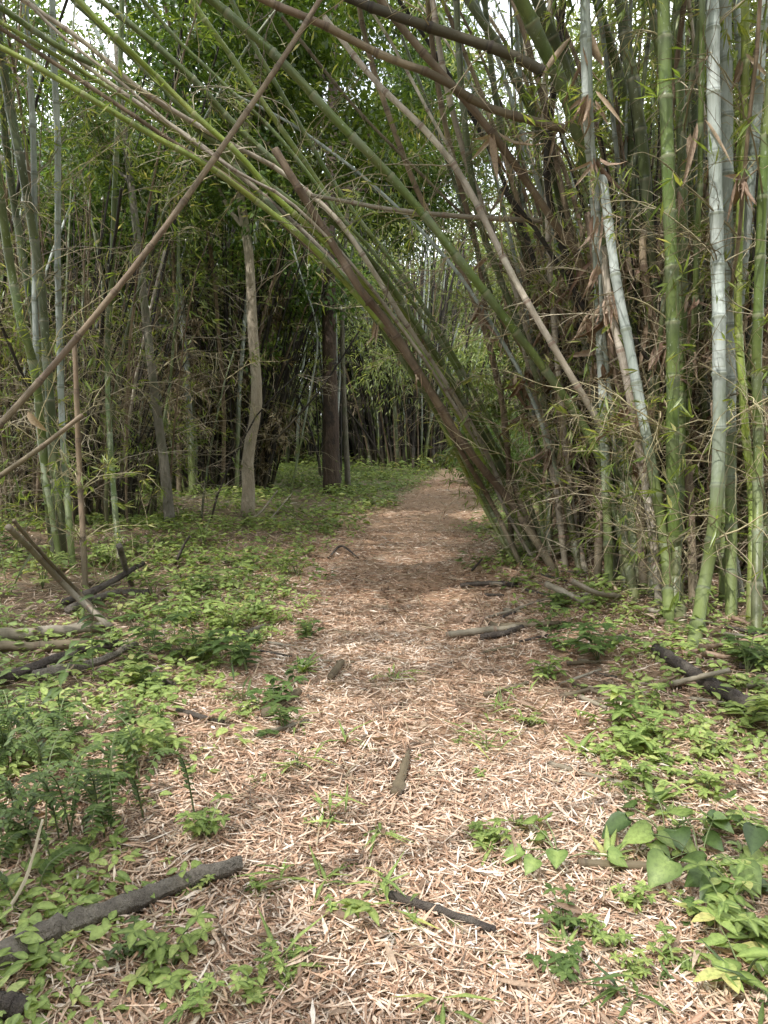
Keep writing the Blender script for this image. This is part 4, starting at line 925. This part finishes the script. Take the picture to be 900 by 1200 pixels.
tree(b1, 10, .155, [(-1.6,1.5,7.2,.8),(1.6,1.4,7.6,.9),(.1,.8,9.4,1.2),(2.2,1.5,6.2,.6),(-2.2,.3,8.6,.9)], 'tall straight red brown trunk standing by the path beyond the crooked tree', bark='red',
     path=rel(b1, [W(388,500,Y1),W(386,400,Y1),W(385,300,Y1),W(388,200,Y1),W(390,100,Y1),W(392,-40,Y1)]))
b2 = G(200,615); Y2 = b2.y
tree(b2, 5, .06, [(-.8,.3,4.6,.55),(-1.2,.5,5.6,.6)], 'thin grey sapling leaning left in front of the dark clump', bark='grey',
     path=rel(b2, [W(192,540,Y2),W(185,490,Y2),W(173,390,Y2),W(160,270,Y2),W(145,150,Y2),W(135,40,Y2)]))
tree(b1+Vector((.30,.35,0)), 9, .05, [(.9,1,6.0,.8)], 'thinner grey trunk just right of the red brown trunk', bark='grey', limbs=2)
# dark leafy trees in the middle distance: crowns fill the top left and the centre
for (x,y,h,s,lab) in [(-6.2,12.5,7,1.1,'dark leafy tree behind the left thicket'),(-3.9,15.6,9,1.1,'dark leafy tree over the dark clump'),(-8.2,17,9,1.25,'dark leafy tree far left behind the thicket'),
                      (-5.6,21,10,1.3,'dark leafy tree in the back row at left')]:
    g = (x,y,float(hgt(x,y)))
    cr = [(rng.normal()*.9*s, rng.normal()*.7*s, h*f, s*rng.uniform(.75,1.1)) for f in (.42,.56,.72,.9)]
    tree(g, h, .11*s, cr, lab, bark='grey')
# bright trees beyond
k = 0
for i in range(24):
    y = rng.uniform(30,60); x = rng.uniform(-.78,.78)*y
    if path_d(x,y) < 2.5 or (abs(x/y-.128) < .035 and y < 48): continue
    h = rng.uniform(8,13); g = (x,y,float(hgt(x,y)))
    tree(g, h, .16, [(rng.normal()*1.3, rng.normal(), h*f, rng.uniform(.8,1.15)) for f in ((.2,.45,.75) if h < 10.5 else (.25,.5,.75,1))], 'sunlit tree in the woods far behind the bamboo', 'trees far behind the bamboo', lib=CFAR)
for (x,y) in [(4.6,41),(8.0,44),(6.4,37),(1.8,43),(10.5,40)]:
    tree((x,y,float(hgt(x,y))), 9, .16, [(rng.normal(), rng.normal(), h_, rng.uniform(.85,1.1)) for h_ in (1.8,4.6,7.4)], 'sunlit tree in the woods far behind the bamboo', 'trees far behind the bamboo', lib=CFAR)
# woods behind the viewpoint: unseen trees added to cut the light from the back
for (x,y) in [(-13,-6),(-8,-9),(-3,-8.5),(2,-8),(7,-7.5),(12,-5),(13,1),(-14,0),(9,-2.5)]:
    tree((x,y,float(hgt(x,y))), 9, .15, [(rng.normal()*1.2, rng.normal(), h_, rng.uniform(.8,1.0)) for h_ in (1.6,4.2,7.0)], 'added unseen leafy tree blocking light behind the viewpoint', 'trees added behind the viewpoint', lib=CFAR)
# understory bushes
def bush(x, y, s, label, group, mesh): 
    root = link('bush', None, loc=(x,y,float(hgt(x,y)))); tag(root, label, 'bush', group)
    for _ in range(3):
        M = Matrix.Translation((rng.normal()*s*.6, rng.normal()*s*.5, s*.7)) @ Euler((0,0,rng.uniform(0,6))).to_matrix().to_4x4() @ Matrix.Scale(s*.36,4); link('foliage', mesh[rng.integers(4)], root, M)
    mb = MB(); 
    for _ in range(4): tube(mb, spline([(0,0,-.05),(rng.normal()*.2*s,rng.normal()*.2*s,.5*s),(rng.normal()*.5*s,rng.normal()*.5*s,s)],6), np.linspace(.02,.008,6), 5)
    link('stem', mb.mesh('stem', BK['grey']), root)
for i in range(30):
    y = rng.uniform(16,34); x = rng.uniform(-.7,.7)*y
    if path_d(x,y) < 1.0 or (y < 26 and abs(x) < 4.5): continue
    bush(x, y, rng.uniform(.5,1.2), 'low leafy bush in the undergrowth far back', 'bushes in the far undergrowth', CFAR)
for i,(px,py,s) in enumerate([(590,520,.5),(600,545,.5),(575,500,.6),(612,560,.4)]):
    y = [24,17,30,14][i]; p = W(px,py,y); bush(p.x, p.y, s*1.6, 'bright sunlit bush at the path bend beyond the leaning culms', 'sunlit bushes at the path bend', CFAR)

# ------------------------------------------------------------------ overhead canopy: unseen trees added to dapple the ground, leaves dropped over sun patches
LIT = [G(*p) for p in [(460,640),(450,625),(490,650),(330,720),(180,830),(130,900),(290,880),(330,930),(520,900),(600,1000),(430,1050),(700,1100),(850,1150),(560,1150),(640,930),(240,620),(280,650),(480,572),(300,690),(620,600),(760,900),(590,840),(100,850),(400,870),(820,900),(520,1060),(350,830),(420,700),(530,700),(450,770),(250,700),(150,740),(350,640),(200,660),(400,590),(330,590),(700,840)]]
LR = [.55,.5,.35,.4,.35,.3,.35,.3,.28,.24,.2,.26,.25,.2,.28,1.0,.7,1.5,.5,.7,.3,.35,.3,.25,.3,.2,.25,.2,.15,.22,.4,.35,.5,.4,1.0,.9,.2]
def shade_canopy(root_xy, label, center, rad, n, h):
    x0, y0 = root_xy; root = link('added_shade_tree', None, loc=(x0,y0,0)); tag(root, label, 'tree')
    mb = MB(); top = np.array([center[0]-x0, center[1]-y0, h]); tube(mb, spline([(0,0,-.1),(0,0,h*.5),top*[.25,.25,.85],top],16), np.linspace(.2,.05,16), 10, wob=.04)
    link('trunk', mb.mesh('trunk', BK['grey']), root)
    cl_ = 60; C_ = rng.uniform(-1,1,(cl_,3))*np.array([rad[0],rad[1],1.0])+np.array([center[0],center[1],h+.6]); w_ = rng.integers(0,cl_,n)
    P = C_[w_] + rng.normal(size=(n,3))*np.array([.32,.32,.2]); sh = P - SUN*(P[:,2]/SUN[2])[:,None]
    keep = np.ones(n,bool)
    for g, r_ in zip(LIT, LR):
        q_ = ((sh[:,0]-g.x)**2 + (sh[:,1]-g.y)**2) < (r_*1.7)**2; keep &= ~(q_ & (rng.random(n) < .95))
    # never in the picture: stay above the view cone
    keep &= (P[:,2] > 1.7 + .60*np.maximum(P[:,1],0))
    P = P[keep]; k = len(P); ml = MB()
    leaves(ml, P-np.array([x0,y0,0]), rng.normal(size=(k,3))*[1,1,.4], np.tile([0,0,1.],(k,1))+rng.normal(size=(k,3))*.3, rng.uniform(.12,.22,k), rng.uniform(.06,.10,k), 'rhomb', .2)
    link('crown', ml.mesh('crown', LM['tree']), root)
    for i in range(0,cl_,5):
        mb = MB(); tube(mb, spline([top*[.6,.6,.9], (C_[i]-[x0,y0,0])*.5+top*.5, C_[i]-[x0,y0,0]], 6), np.linspace(.05,.01,6), 5); link('limb', mb.mesh('limb', BK['grey']), root)
shade_canopy((-6.5,-1.0), 'added unseen tree outside the left edge whose crown shades the foreground', (-3.4, -1.3), (2.9,2.6), 5200, 6.0)
shade_canopy((-8.5,3.0), 'added unseen tree outside the left edge whose crown shades the middle of the path', (-4.1, 1.9), (2.7,2.4), 6500, 7.6)
shade_canopy((-9.0,6.0), 'added unseen tree outside the left edge whose crown shades the path near the arch', (-3.7, 5.2), (2.2,3.2), 8500, 9.0)

# ------------------------------------------------------------------ render settings
scene.view_settings.view_transform = 'Standard'; scene.view_settings.look = 'None'; scene.view_settings.exposure = 0; scene.view_settings.gamma = 1
scene.render.engine = 'CYCLES'; scene.cycles.max_bounces = 4; scene.cycles.diffuse_bounces = 3; scene.cycles.transmission_bounces = 3; scene.cycles.glossy_bounces = 2
